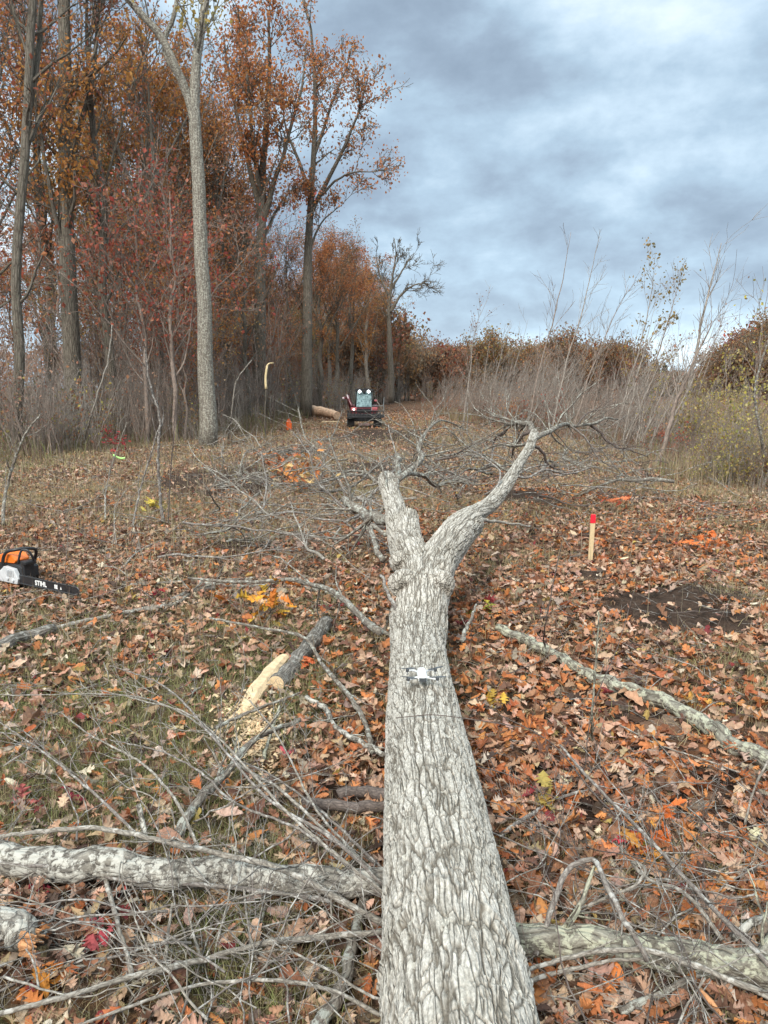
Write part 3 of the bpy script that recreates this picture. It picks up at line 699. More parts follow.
BR = [
 ('curved grey branch on the leaves behind the sawn log, meeting the trunk', [(200, 583), (250, 586), (300, 583), (340, 600), (365, 620), (392, 636)], .014, .016, 'limb', 5, .4),
 ('thin crooked branch arching over the pale sawn log', [(210, 618, .1), (262, 628, .1), (296, 634, .12), (325, 668, .08), (352, 700, .06), (366, 725, .04), (372, 752, .03)], .008, .015, 'limb', 6, .4),
 ('short knotty pale branch leaning on the trunk by the wood chips', [(306, 697, .02), (322, 706, .02), (336, 727, .02), (360, 742, .02), (384, 755, .03)], .014, .013, 'lichen', 3, .25),
 ('straight brown stick crossing the sawn log end', [(215, 728, .05), (250, 712, .05), (300, 693, .06)], .010, .006, 'limb', 2, .2),
 ('greenish forked stick standing behind the twigs near the wood chips', [(262, 762), (272, 730, .05), (280, 706, .1)], .010, .006, 'greenlog', 2, .15),
 ('long pale branch lying across the leaves in front of the chainsaw', [(60, 570), (130, 585), (200, 580), (256, 580), (320, 590)], .008, .014, 'limb', 6, .4),
 ('bleached bent branch lying on the leaves behind the chainsaw bar', [(120, 570), (145, 548), (175, 538), (215, 537), (250, 534)], .010, .006, 'twigpale', 5, .3),
 ('forked grey branch on the ground between chainsaw and trunk', [(130, 612), (175, 604), (195, 590), (225, 582), (260, 577)], .016, .010, 'limb', 5, .4),
 ('dark mossy branch lying under the orange oak sprig', [(170, 600), (190, 592), (215, 588)], .016, .02, 'greylog', 2, .3),
 ('thick grey branch rising from the twig heap over the white log', [(175, 838, .0), (200, 800, .03), (225, 775, .05), (255, 740, .1), (300, 720, .12)], .020, .012, 'limb', 5, .4),
 ('smooth long arching branch laid over the white log', [(-20, 838, .1), (40, 832, .13), (90, 828, .15), (150, 838, .16), (210, 852, .15), (290, 873, .12), (340, 900, .08), (384, 924, .05)], .0075, .011, 'twigpale', 8, .35),
 ('long grey branch below the white log bending down to the trunk', [(-20, 862, .05), (60, 868, .05), (130, 880, .05), (200, 885, .05), (250, 890, .04), (330, 900, .04)], .006, .009, 'twig', 7, .35),
 ('long straight grey branch crossing the near grass below the white log', [(-20, 1018, .03), (60, 998, .03), (120, 980, .04), (200, 960, .05), (260, 945, .05), (384, 932, .05)], .007, .010, 'twigpale', 8, .3),
 ('pale curved branch nearest the camera beside the trunk', [(40, 1040, .02), (120, 1010, .03), (200, 985, .04), (260, 980, .04), (330, 990, .04), (380, 1015, .03)], .004, .006, 'twigpale', 6, .25),
 ('short upright knotted stick standing in the near twigs', [(106, 880, .02), (118, 925, .04), (126, 950, .04), (131, 974, .03)], .008, .007, 'twigpale', 2, .15),
 ('thin upright stick with a broken top in front of the white log', [(165, 965, .0), (168, 935, .05), (173, 903, .12)], .006, .004, 'twigpale', 1, .1),
 ('mottled broken stub poking up behind the white log', [(146, 842, .0), (142, 820, .04), (139, 804, .09)], .010, .009, 'lichen', 0, .1),
 ('thin pale stick hanging below the white log near the trunk', [(244, 888, .05), (248, 925, .04), (258, 965, .02)], .004, .003, 'twigpale', 2, .1),
 ('white bent branch lying in front of the mossy log', [(520, 972, .07), (580, 955, .10), (640, 950, .11), (700, 968, .10), (800, 1010, .06)], .006, .010, 'twigpale', 9, .35),
 ('lower pale branch running beneath the white bent branch', [(520, 985, .03), (560, 972, .04), (600, 962, .06), (650, 958, .08)], .007, .005, 'twigpale', 3, .25),
 ('arched dark branch rising over the mossy log near the trunk', [(535, 955, .02), (555, 900, .12), (572, 865, .2), (590, 860, .22), (608, 890, .2), (630, 930, .15), (648, 962, .1)], .010, .008, 'twig', 5, .3),
 ('long slanting dark stem falling over the mossy log', [(560, 745, .3), (600, 790, .25), (650, 840, .2), (700, 895, .15), (770, 965, .1)], .005, .008, 'twig', 6, .4),
 ('curled pale stem looping above the mossy log', [(575, 910, .05), (610, 896, .14), (640, 880, .2), (645, 868, .22), (632, 862, .22), (650, 880, .18), (680, 890, .16), (705, 915, .1), (722, 940, .06)], .004, .007, 'twigpale', 5, .3),
 ('lichen-grey branch end lying behind the mossy log at the edge', [(733, 940, .0), (750, 925, .02), (790, 905, .04)], .012, .016, 'lichen', 2, .3),
 ('split grey stick on the leaves in front of the mossy log', [(620, 1012, .0), (650, 997, .01), (680, 985, .02), (700, 975, .02)], .012, .008, 'limb', 3, .2),
 ('small yellow-ended broken stick near the white bent branch', [(700, 990, .02), (712, 1004, .02), (722, 1015, .01)], .009, .008, 'brokenwood', 0, .1),
 ('grey forked twig reaching from the near corner over rust leaves', [(672, 1040, .02), (690, 1000, .06), (706, 978, .1)], .004, .003, 'twigpale', 2, .15),
 ('long thin twig stretched from the trunk over the rust leaves', [(500, 715, .05), (540, 735, .05), (600, 800, .05), (630, 830, .05)], .003, .004, 'twigdark', 3, .3),
 ('slim pale whip leaning at the edge beyond the mossy log', [(745, 825, .02), (752, 795, .12), (768, 760, .25)], .005, .004, 'twigpale', 1, .2),
 ('two-pronged thin branch on the leaves below the slanting log', [(620, 725, .02), (660, 745, .02), (720, 765, .02), (745, 775, .02)], .004, .003, 'twigpale', 4, .35),
 ('dark stick with side shoots lying on the rust leaves', [(500, 835, .01), (530, 815, .01), (570, 795, .01), (590, 790, .01)], .009, .006, 'twig', 3, .25),
 ('thin brown twig crossing the felled trunk below the drone', [(396, 718, 3.02), (430, 715, 2.98), (470, 719, 2.93), (520, 727, 2.9)], .0022, .0022, 'twigdark', 0, .1),
]
for i, (lab, spec, r0, r1, mt, tw, tl) in enumerate(BR):
    branch('fallen_branch', lab, 'branch', spec, r0, r1, mt, 8, tw=tw, twL=tl * .8, lvl=1, seed=100 + i)
# switches arching from the trunk to the upper left
SW = [[(386, 895, .08), (330, 850, .16), (290, 815, .22), (240, 760, .28), (190, 715, .30), (140, 700, .26), (100, 690, .2)],
      [(386, 888, .08), (340, 845, .18), (270, 800, .24), (220, 745, .30), (170, 690, .3), (110, 665, .2)],
      [(384, 880, .06), (330, 835, .14), (280, 790, .2), (240, 765, .22), (205, 728, .22), (150, 700, .2), (0, 695, .1)],
      [(386, 900, .05), (300, 830, .1), (230, 800, .14), (210, 780, .14), (170, 755, .12), (110, 740, .06)],
      [(200, 850, .04), (175, 800, .12), (150, 770, .14), (90, 735, .12), (60, 712, .08)],
      [(140, 838, .05), (110, 808, .1), (60, 765, .12), (0, 722, .1)],
      [(386, 885, .05), (320, 815, .1), (280, 740, .16), (250, 700, .2)],
      [(384, 870, .04), (300, 795, .08), (262, 770, .1), (235, 760, .1)]]
for i, s in enumerate(SW):
    branch('switch', ['longest slender grey switch fanning from the trunk side over the twig heap', 'slender grey switch with the highest arch over the sawn log leaves',
                      'pale switch whose tip runs flat to the edge over the grass', 'low switch ending on the grass beside the thick grey branch',
                      'curved switch dropping behind the white log', 'curved switch reaching the edge above the white log', 'steep thin switch climbing to the wood chips',
                      'shortest switch pressed low against the trunk side'][i], 'switch', s, .0065, .0028, ['twigpale', 'twig'][i % 2], 7, tw=7, twL=.35, lvl=1, seed=200 + i, ang=.5)

# random small branches in the brush heaps
def heap(name, label, cat, group, n, box, L, r, seed, mats, zmax, tw=3, az=None):
    rg = np.random.RandomState(seed)
    for i in range(n):
        px = rg.uniform(box[0], box[2]); py = rg.uniform(box[1], box[3]); o = P(px, py, .01)
        a = rg.uniform(0, 2 * np.pi) if az is None else rg.normal(az, .55)
        ll = L * rg.uniform(.5, 1.3)
        d = np.array([math.cos(a), math.sin(a), rg.uniform(-.02, .10)])
        p = shoot(rg, o + [0, 0, rg.uniform(.01, zmax)] - d * ll * .5, d, ll, 14, .17, -.012)
        p[:, 2] = np.maximum(p[:, 2], gz(p[:, 0], p[:, 1]) + r)
        rad = np.linspace(r * rg.uniform(.6, 1.4), r * .35, 14)
        mb = MB(); mb.tube(p, rad, 6); twigs(mb, rg, p, rad, tw, ll * .35, 1, ang=.6, up=.0, nk=2, rmin=.001)
        for k in range(len(mb.v)): mb.v[k] = mb.v[k] - o
        ob = mb.build(name, M[mats[i % len(mats)]], loc=o); tag(ob, label, cat, group)
heap('twig', 'thin grey twig in the tangled heap beside the trunk foot, below the white log', 'twig', 'twigs heaped below the white log', 76, (0, 850, 375, 1020), .8, .0036, 1, ['twigpale', 'twig', 'twig'], .10, 4)
heap('twig', 'thin dark twig in the tangle over the mossy log', 'twig', 'twigs tangled over the mossy log', 84, (545, 795, 790, 1030), .8, .0028, 2, ['twig', 'twigdark', 'twigpale'], .16, 4)
heap('twig', 'thin twig lying in the grass between the white log and the sawn log', 'twig', 'twigs scattered over the near grass', 26, (10, 690, 370, 850), .7, .003, 3, ['twig', 'twigpale'], .08, 3)
heap('small_branch', 'grey leafless branch in the brushwood left of the fork', 'branch', 'brushwood beside the fork', 80, (215, 446, 385, 562), 1.6, .014, 4, ['limb', 'twig', 'twigpale'], .45, 10)
heap('small_branch', 'grey leafless branch in the brushwood behind the fork', 'branch', 'brushwood behind the fork', 80, (392, 434, 660, 505), 1.7, .013, 5, ['limb', 'twig', 'twigdark'], .7, 10)
heap('cut_limb', 'thick grey cut limb lying in the slash behind the fork', 'limb', 'cut limbs behind the fork', 22, (270, 438, 620, 500), 2.4, .030, 14, ['limb', 'greylog', 'limb'], .35, 8)
heap('small_branch', 'thin branch dropped on the leaves near the chainsaw', 'branch', 'branches dropped across the leafy ground', 34, (20, 465, 330, 610), 1.1, .006, 6, ['twig', 'twigpale'], .1, 4)
heap('small_branch', 'thin branch dropped on the rust leaves around the slanting log', 'branch', 'branches dropped on the rust leaves', 20, (480, 560, 768, 790), .6, .0035, 7, ['twig', 'twigpale', 'twigdark'], .05, 3)
heap('small_branch', 'grey branch in the slash heap at the foot of the pale standing trunk', 'branch', 'slash heap by the pale standing trunk', 16, (205, 435, 300, 455), 2.0, .018, 8, ['limb', 'twigpale'], .3, 6)

# loose twig litter, uncountable
def twig_litter():
    rg = np.random.RandomState(77); mb = MB()
    for (y0, y1, n, L, r) in ((1, 4, 1500, .14, .0014), (4, 9, 1500, .22, .0028), (9, 26, 1500, .5, .007)):
        for _ in range(n):
            y = rg.uniform(y0, y1); x = rg.uniform(-1, 1) * (.55 * y + .7); a = rg.uniform(0, 6.28)
            p = shoot(rg, (x, y, float(gz(x, y)) + .02 + rg.uniform(0, .03)), (math.cos(a), math.sin(a), rg.normal(0, .12)), L * rg.uniform(.4, 1.6), 4, .2)
            k = rg.uniform(.6, 1.3); mb.tube(p, np.linspace(r * k, r * k * .5, 4), 3, cap=False)
    tag(mb.build('twig_litter', M['twig']), 'tiny dead twigs strewn through the fallen leaves', 'twig litter', kind='stuff')
twig_litter()

# ---------------------------------------------------------------- standing trees
def leaf_cards(rg, tips, per, spread, size, pal, droop=.3):
    if not tips: return None
    pos = []
    for p in tips:
        k = rg.poisson(per)
        if k: pos.append(p[rg.randint(max(0, len(p) // 3), len(p), k)] + rg.normal(0, spread, (k, 3)))
    pos = np.concatenate(pos); n = len(pos)
    pal = np.array(pal); col = pal[rg.randint(0, len(pal), n)] * rg.uniform(.7, 1.3, (n, 1))
    s = size * np.exp(rg.normal(0, .25, n))
    v, f = np.array([(-.0, -.5, 0), (.34, .02, .10), (0, .5, 0), (-.34, .02, .10), (.0, 0, -.02)]), None
    rm = rotm(rg.uniform(0, 6.28, n), rg.uniform(-1.4, 1.4, n), rg.uniform(-1.4, 1.4, n))
    W_ = np.einsum('nij,nkj->nki', rm, v[None] * s[:, None, None]) + pos[:, None]
    f3 = (np.array([(0, 1, 4), (1, 2, 4), (2, 3, 4), (3, 0, 4)])[None] + (np.arange(n) * 5)[:, None, None]).reshape(-1, 3)
    mb = MB(); mb.add(W_.reshape(-1, 3), None, f3, None, np.repeat(col, 5, 0))
    return mb
RUST = [(.38, .135, .055), (.42, .16, .06), (.28, .095, .05), (.44, .20, .085), (.33, .15, .08)]
ORANGE = [(.46, .20, .06), (.42, .17, .055), (.34, .13, .05), (.48, .24, .08), (.30, .15, .07)]
OLIVE = [(.27, .19, .07), (.33, .21, .07), (.22, .18, .08), (.37, .24, .09)]
RED = [(.36, .08, .055), (.38, .11, .07), (.29, .08, .06), (.38, .17, .11)]
BROWN = [(.27, .13, .075), (.31, .16, .085), (.22, .11, .07), (.34, .18, .09)]
YELLOW = [(.46, .37, .08), (.38, .31, .09), (.25, .23, .08), (.48, .38, .16), (.32, .20, .09)]
PINKISH = [(.33, .19, .14), (.28, .13, .09), (.36, .22, .15)]
def tree(name, limbs, seed, matn, pal, base, per=6, n1=9, L1=2.6, L2=.42, spread=.22, size=.16, lvl=2, nk=4, start=.1, up=.06, ang=.75, rmin=.010, tr_sides=12, cnt=None, limbname='trunk'):
    """limbs: list of (points, radii, number of side branches, start fraction). Empty at the foot > trunk, crown."""
    rg = np.random.RandomState(seed); mb = MB(); tips = []
    root = empty(name, base)
    for (p, r, n, st) in limbs:
        p = np.array(p) - np.array(base); m = 24; q = smooth_path(p, m, rg, .02); rr = np.interp(np.linspace(0, 1, m), np.linspace(0, 1, len(r)), r)
        mb.tube(q, rr, tr_sides)
        if n: twigs(mb, rg, q, rr, n, L1, lvl, ang=ang, up=up, sides=5, start=st, floor=False, tips=tips, wob=.14, rk=.45, lk=L2 + .1, nk=nk, rmin=rmin)
    mb.build(limbname, M[matn], root)
    if pal is not None and per:
        c = leaf_cards(rg, tips, per, spread, size, pal); c.build('crown', M['crown'], root, smooth=False)
    return root
def gen_limbs(rg, hgt, r, fork=.45, nl=6, lean=(0, 0), fan=.45, base=(0, 0, 0)):
    b = np.array(base, float); p = [b - [0, 0, .3]]; k = 9
    d = np.array([lean[0], lean[1], 1.0])
    for i in range(1, k + 1): p.append(b + d * hgt * .9 * i / k + np.append(rg.normal(0, hgt * .008, 2), 0))
    p = np.array(p); limbs = [(p, [r * 1.25, r, r * .85, r * .7, r * .45, r * .15], 12, fork)]
    for i in range(nl):
        t = fork + (.85 - fork) * (i + rg.rand()) / nl; q = p[0] + (p[-1] - p[0]) * t
        kk = int(t * k); q = p[kk] + (p[min(kk + 1, k)] - p[kk]) * (t * k - kk)
        a = rg.uniform(0, 6.28); L = hgt * (.98 - t) * rg.uniform(.7, 1.0)
        dd = np.array([math.cos(a) * fan, math.sin(a) * fan, 1.0])
        limbs.append((shoot(rg, q, dd, L, 8, .07, .03), [r * .45 * (1.2 - t), r * .3 * (1.2 - t), r * .08], 6, .25))
    return limbs

# the standing trees that can be told apart
def hero():
    b = Q(208, 447, 22.5)
    main = [Q(208, 450, 22.5), Q(206.5, 380, 22.5), Q(204, 300, 22.5), Q(200, 210, 22.5), Q(196, 150, 22.5), Q(193, 112, 22.5), Q(196, 60, 22.6), Q(203, 20, 22.8), Q(209, -30, 23), Q(214, -120, 23.2)]
    r1 = main[5:]
    r2 = [Q(194, 128, 22.5), Q(188, 100, 22.5), Q(176, 70, 22.3), Q(155, 30, 22.2), Q(128, 0, 22), Q(95, -40, 21.8), Q(80, -90, 21.6)]
    r3 = [Q(180, 78, 22.4), Q(165, 50, 22.6), Q(175, 10, 22.8), Q(180, -60, 23)]
    o = tree('oak_tree', [(main, [.28, .235, .21, .195, .185, .17, .13, .11, .09, .06], 9, .72), (r2, [.13, .12, .10, .085, .07, .05], 6, .4), (r3, [.08, .06, .04], 4, .3)],
             301, 'treepale', OLIVE, (b[0], b[1], 0), per=6, L1=2.4, size=.12, spread=.2, nk=3, tr_sides=20)
    tag(o, 'big pale grey oak with a forked bare trunk at the edge of the woods', 'tree')
    b = Q(17, 447, 21)
    o = tree('slender_tree', [([Q(15, 450, 21), Q(18, 400, 21), Q(21, 340, 21), Q(17, 280, 21), Q(23, 190, 21), Q(28, 100, 21), Q(32, 40, 21), Q(33, -60, 21)], [.17, .14, .13, .12, .115, .105, .08], 12, .2),
                             ([Q(28, 110, 21), Q(38, 60, 21.2), Q(42, 0, 21.4), Q(44, -60, 21.4)], [.09, .06, .05], 5, .3)],
             302, 'treedark', RUST, (b[0], b[1], 0), per=1.2, L1=2.2, size=.14, spread=.3, nk=4, tr_sides=14)
    tag(o, 'slender crooked grey tree with bare twigs, outermost of the woods', 'tree')
    b = Q(76, 440, 26)
    o = tree('oak_tree', [([Q(77, 443, 26), Q(74, 380, 26), Q(69, 300, 26), Q(66, 200, 26), Q(65, 100, 26), Q(64, 0, 26), Q(66, -120, 26)], [.33, .28, .26, .22, .19, .17, .12], 14, .35),
                         ([Q(66, 230, 26), Q(75, 150, 26.5), Q(92, 80, 27), Q(100, 0, 27.4), Q(105, -60, 27.4)], [.10, .08, .06, .04], 9, .1),
                         ([Q(66, 260, 26), Q(50, 190, 25.5), Q(40, 130, 25.3), Q(30, 60, 25.2)], [.08, .06, .05, .03], 7, .2)],
             303, 'treedark', ORANGE, (b[0], b[1], 0), per=9, L1=2.6, size=.13, spread=.26, nk=4, tr_sides=16)
    tag(o, 'dark-barked oak with golden brown leaves between slender and forked trees', 'tree')
    b = Q(259, 418, 42)
    T = [([Q(259, 420, 42), Q(260, 330, 42), Q(261, 255, 42), Q(262, 190, 42), Q(267, 120, 42), Q(270, 50, 42), Q(268, 10, 42)], [.42, .36, .30, .24, .17, .12, .05], 16, .5),
         ([Q(261, 215, 42), Q(250, 170, 42.3), Q(238, 120, 42.6), Q(228, 70, 43), Q(224, 35, 43)], [.16, .13, .10, .07, .04], 12, .3),
         ([Q(262, 225, 42), Q(275, 180, 41.6), Q(290, 130, 41.2), Q(303, 80, 41), Q(306, 45, 41)], [.15, .12, .09, .06, .03], 11, .3),
         ([Q(261, 200, 42), Q(254, 150, 41), Q(248, 90, 40), Q(246, 30, 40)], [.13, .10, .07, .04], 11, .3),
         ([Q(261, 260, 42), Q(240, 215, 42.6), Q(222, 180, 43.5), Q(214, 140, 44)], [.12, .09, .06, .03], 7, .35),
         ([Q(262, 240, 42), Q(283, 200, 43), Q(296, 185, 44)], [.10, .07, .03], 6, .3)]
    o = tree('oak_tree', T, 304, 'treedark', [RUST[0], RUST[1], ORANGE[0], BROWN[1], RUST[4]], (b[0], b[1], 0), per=9, L1=2.5, size=.15, spread=.30, nk=4, rmin=.016)
    tag(o, 'tall rust-crowned oak with fanned dark limbs, behind the forked pale trunk', 'tree')
    b = Q(306, 414, 45)
    T = [([Q(306, 416, 45), Q(307, 330, 45), Q(308, 260, 45), Q(311, 200, 45), Q(314, 140, 45), Q(314, 70, 45), Q(308, 15, 45), Q(300, -8, 45)], [.36, .31, .27, .22, .16, .12, .08, .04], 15, .55),
         ([Q(310, 215, 45), Q(328, 180, 45), Q(345, 145, 44.6), Q(360, 108, 44.3), Q(368, 78, 44)], [.15, .12, .09, .06, .03], 12, .35),
         ([Q(311, 195, 45), Q(298, 160, 45.5), Q(286, 128, 46), Q(282, 90, 46)], [.12, .09, .06, .03], 8, .4),
         ([Q(313, 160, 45), Q(330, 110, 45.4), Q(345, 70, 46), Q(352, 45, 46)], [.11, .08, .05, .03], 10, .3),
         ([Q(320, 196, 45), Q(340, 178, 44.6), Q(358, 172, 44.2), Q(378, 172, 44)], [.08, .06, .04, .02], 7, .45),
         ([Q(309, 250, 45), Q(322, 222, 45), Q(340, 205, 45)], [.08, .05, .02], 5, .4)]
    o = tree('oak_tree', T, 305, 'treedark', [RUST[0], RUST[2], RUST[1], PINKISH[1], BROWN[1]], (b[0], b[1], 0), per=4.5, L1=2.0, size=.15, spread=.24, nk=4, rmin=.016)
    tag(o, 'tall open-crowned oak with thin rust leaves reaching out over the clearing sky', 'tree')
    b = Q(390, 402, 75)
    T = [([Q(391, 403, 75), Q(390, 350, 75), Q(389, 310, 75), Q(392, 280, 75), Q(396, 250, 75), Q(394, 238, 75)], [.34, .3, .24, .16, .08, .03], 14, .45),
         ([Q(390, 312, 75), Q(402, 294, 75), Q(415, 285, 75), Q(428, 283, 75)], [.16, .12, .08, .03], 12, .3), ([Q(390, 300, 75), Q(380, 275, 75), Q(376, 255, 75)], [.12, .08, .03], 8, .3),
         ([Q(391, 290, 75), Q(404, 268, 75), Q(412, 255, 75)], [.12, .08, .03], 9, .3)]
    o = tree('bare_tree', T, 306, 'treedark', None, (b[0], b[1], 0), per=0, L1=2.2, nk=5, rmin=.02)
    tag(o, 'bare twisted tree at the far end of the woods, against the sky', 'tree')
hero()

def variants():
    V = {}
    rg = np.random.RandomState(60)
    specs = [('rust', RUST, 'treedark', 19, .24, 5), ('orange', ORANGE, 'tree', 17, .22, 6), ('olive', OLIVE, 'treedark', 19, .24, 4.5), ('brown', BROWN, 'treedark', 16, .2, 4), ('orange2', ORANGE, 'treedark', 15, .18, 6),
             ('thin', PINKISH + RUST[:2], 'treedark', 18, .17, 1.3)]
    for i, (k, pal, m, h, r, per) in enumerate(specs):
        L = gen_limbs(rg, h, r, .30 if i % 2 else .38, 7, fan=.5)
        V[k] = tree('oak_tree' if k != 'thin' else 'slender_tree', L, 400 + i, m, pal, (0, 0, 0), per=per * 2.7, L1=2.7, size=.13, spread=.25, nk=3, rmin=.014, tr_sides=10)
    for i, (k, pal, per) in enumerate((('red', RED, 3), ('rusty', RUST, 4), ('yel', OLIVE, 2.5))):
        L = gen_limbs(rg, 8, .07, .2, 6, fan=.8)
        V[k] = tree('small_tree', L, 420 + i, 'brush', pal, (0, 0, 0), per=per * .9, L1=1.8, size=.11, spread=.28, nk=3, rmin=.008, tr_sides=6, up=.02)
    for i in range(3):   # round-crowned trees of the far treeline
        L = gen_limbs(rg, 10, .22, .06, 11, fan=1.1)
        V['far%d' % i] = tree('far_tree', L, 430 + i, 'treedark', (BROWN + [(.2, .15, .11)] * 4, RUST[2:3] + BROWN + OLIVE[:1] + [(.19, .15, .11)] * 3, BROWN + RED[:1] + [(.21, .13, .10)] * 2)[i], (0, 0, 0), per=6.5, L1=2.6, size=.32, spread=.55, nk=3, rmin=.03, tr_sides=6, up=-.02, ang=1.0)
    return V
V = variants()
def thicket_variants():
    T = {}
    for i, (k, n, h, lean, m, pal, per, size) in enumerate((('b0', 9, 3.6, 0, 'brush', None, 0, 0), ('b1', 10, 2.8, .1, 'brushpale', None, 0, 0), ('b2', 8, 4.6, .0, 'brush', PINKISH, .5, .10), ('b3', 8, 2.2, .1, 'brushpale', YELLOW[1:3] + BROWN, .8, .09),
                                                     ('r0', 9, 3.4, .38, 'brushpale', None, 0, 0), ('r1', 9, 2.6, .42, 'brush', None, 0, 0), ('r2', 7, 4.4, .36, 'brushpale', PINKISH, .3, .08), ('r3', 7, 1.9, .3, 'brush', BROWN, .6, .08),
                                                     ('y0', 8, 2.4, .15, 'brushpale', YELLOW + [(.35, .25, .13)], 2.4, .085), ('y1', 7, 3.0, .2, 'brush', YELLOW + [(.3, .2, .12)], .8, .08), ('d0', 8, 1.3, .1, 'brush', RED + BROWN, 1.6, .08))):
        rg = np.random.RandomState(500 + i); limbs = []
        for j in range(n):
            a = rg.uniform(0, 6.28); q = np.array([math.cos(a), math.sin(a), 0]) * rg.uniform(0, 1.1)
            d = np.array([lean + rg.normal(0, .13), rg.normal(0, .15), 1]); hh = h * rg.uniform(.55, 1.15)
            limbs.append((shoot(rg, q - [0, 0, .1], d, hh, 8, .05, .01), [.018 * h / 3, .012 * h / 3, .004], 9 if h > 2 else 7, .15))
        T[k] = tree('shrub' if k[0] in 'yd' else 'sapling_clump', limbs, 520 + i, m, pal, (0, 0, 0), per=per, L1=h * .28, size=size or .1, spread=.08, lvl=1, nk=4, rmin=.0032, tr_sides=4, up=.03, ang=.55, limbname='stems')
    return T
T = thicket_variants()
used = set()
def place(Vd, k, x, y, s, rz, label, cat, group, z=None):
    if k not in used: o = Vd[k]; used.add(k)
    else: o = copy_thing(Vd[k])
    o.location = (x, y, (float(gz(x, y)) if z is None else z) - .05); o.rotation_euler = (0, 0, rz); o.scale = (s, s, s)
    tag(o, label, cat, group); return o
rg = np.random.RandomState(8)
LAB = {'rust': 'tall rust-leaved oak in the woods beside the track', 'orange': 'tall oak with golden orange leaves in the woods', 'orange2': 'mid-height oak with orange leaves and dark stem in the woods',
       'olive': 'tall oak with dull olive-brown leaves in the woods', 'brown': 'brown-leaved oak standing deep in the woods', 'thin': 'slim nearly leafless tree standing in the woods',
       'red': 'small red-leaved tree under the oaks', 'rusty': 'small rust-leaved tree under the oaks', 'yel': 'small olive-leaved tree under the oaks'}
def wood():
    pts = []
    def far_enough(x, y, d): return all((x - a) ** 2 + (y - b_) ** 2 > d * d for a, b_ in pts)
    n = 0
    for _ in range(4000):
        y = rg.uniform(26, 95); x = -5.8 - rg.exponential(11) - .05 * (y - 40) * 0
        if y < 32: x -= 3.5
        if x < -.56 * y - 6: continue
        # keep the fanned crowns of the two tall oaks readable
        px = 384 + 760 * x / y
        if 225 < px < 330 and y < 52: continue
        if px >= 330 and y < 62: continue
        if y < 30 and 180 < px: continue
        if not far_enough(x, y, 2.6): continue
        pts.append((x, y)); n += 1
        k = ['rust', 'orange', 'olive', 'brown', 'orange2', 'thin', 'thin', 'thin', 'rust', 'brown'][rg.randint(10)]
        s = rg.uniform(.8, 1.15)
        if px > 318: s *= rg.uniform(.62, .8)
        elif px > 290: s *= .8
        elif px > 215: s *= .85
        place(V, k, x, y, s, rg.uniform(0, 6.28), LAB[k], 'tree', 'oaks in the woods')
        if n >= 60: break
    for i, (px, y, top, k) in enumerate([(322, 58, 245, 'rust'), (338, 64, 236, 'brown'), (352, 70, 250, 'rust'), (368, 78, 262, 'orange'), (384, 86, 292, 'rust'), (398, 96, 322, 'brown'), (345, 82, 262, 'thin'), (375, 92, 280, 'brown'),
                                         (330, 74, 252, 'orange'), (360, 97, 275, 'rust'), (312, 62, 232, 'brown'), (408, 105, 338, 'rust')]):
        h = ((388 - top) / 760 * y + 1.75); hh = {'rust': 18, 'brown': 16, 'orange': 17, 'thin': 17}[k]
        place(V, k, (px - 384) / 760 * y, y, h / hh, rg.uniform(0, 6.28), LAB[k].replace('in the woods', 'where the woods meet the end of the track').replace('standing deep where', 'standing where').replace('deep in the woods', 'where the woods meet the end of the track').replace(' beside the track', ''), 'tree', 'trees at the end of the woods')
        for q in range(3):
            place(T, ['b0', 'b1', 'b3'][q], (px - 384) / 760 * y + rg.normal(0, 1.2), y - rg.uniform(1, 3), rg.uniform(.8, 1.4), rg.uniform(0, 6.28), 'clump of bare saplings at the foot of the woods by the end of the track', 'saplings', 'brush at the end of the track')
    for i in range(12):
        y = rg.uniform(24, 50); x = -6.2 - rg.exponential(5.5) - 3 * float(sstep(30, 24, y))
        if x < -.56 * y or (384 + 760 * x / y) > 300: continue
        place(V, 'thin', x, y, rg.uniform(.5, .95), rg.uniform(0, 6.28), LAB['thin'], 'tree', 'oaks in the woods')
    for i in range(26):
        y = rg.uniform(17, 40); x = -5.2 - rg.exponential(3) - 2.6 * float(sstep(28, 18, y))
        place(T, ['b1', 'b0', 'b3'][i % 3], x, y, rg.uniform(.22, .45), rg.uniform(0, 6.28), 'low bare seedling clump standing out in front of the woodland edge', 'saplings', 'seedlings before the woodland edge')
    for i in range(60):
        y = rg.uniform(24, 80); x = -6.5 - rg.exponential(8)
        if x < -.56 * y: continue
        k = ['red', 'rusty', 'yel', 'rusty'][rg.randint(4)]
        place(V, k, x, y, rg.uniform(.6, 1.25), rg.uniform(0, 6.28), LAB[k], 'small tree', 'small trees under the oaks')
    for i in range(165):
        y = 19 + rg.exponential(24); x = -5.9 - rg.exponential(5) - 2.5 * float(sstep(28, 20, y))
        if x < -.57 * y or y > 95: continue
        k = ['b0', 'b1', 'b2', 'b3'][rg.randint(4)]
        place(T, k, x, y, rg.uniform(.5, .95) * (1.8 if rg.rand() < .2 else 1), rg.uniform(0, 6.28), {'b0': 'clump of bare brown saplings in the woodland edge', 'b1': 'clump of pale bare saplings in the woodland edge', 'b2': 'tall clump of saplings with a few dry leaves in the woods', 'b3': 'low twiggy shrub with sparse yellowish leaves in the woods'}[k], 'saplings', 'brush of the woodland edge')
wood()
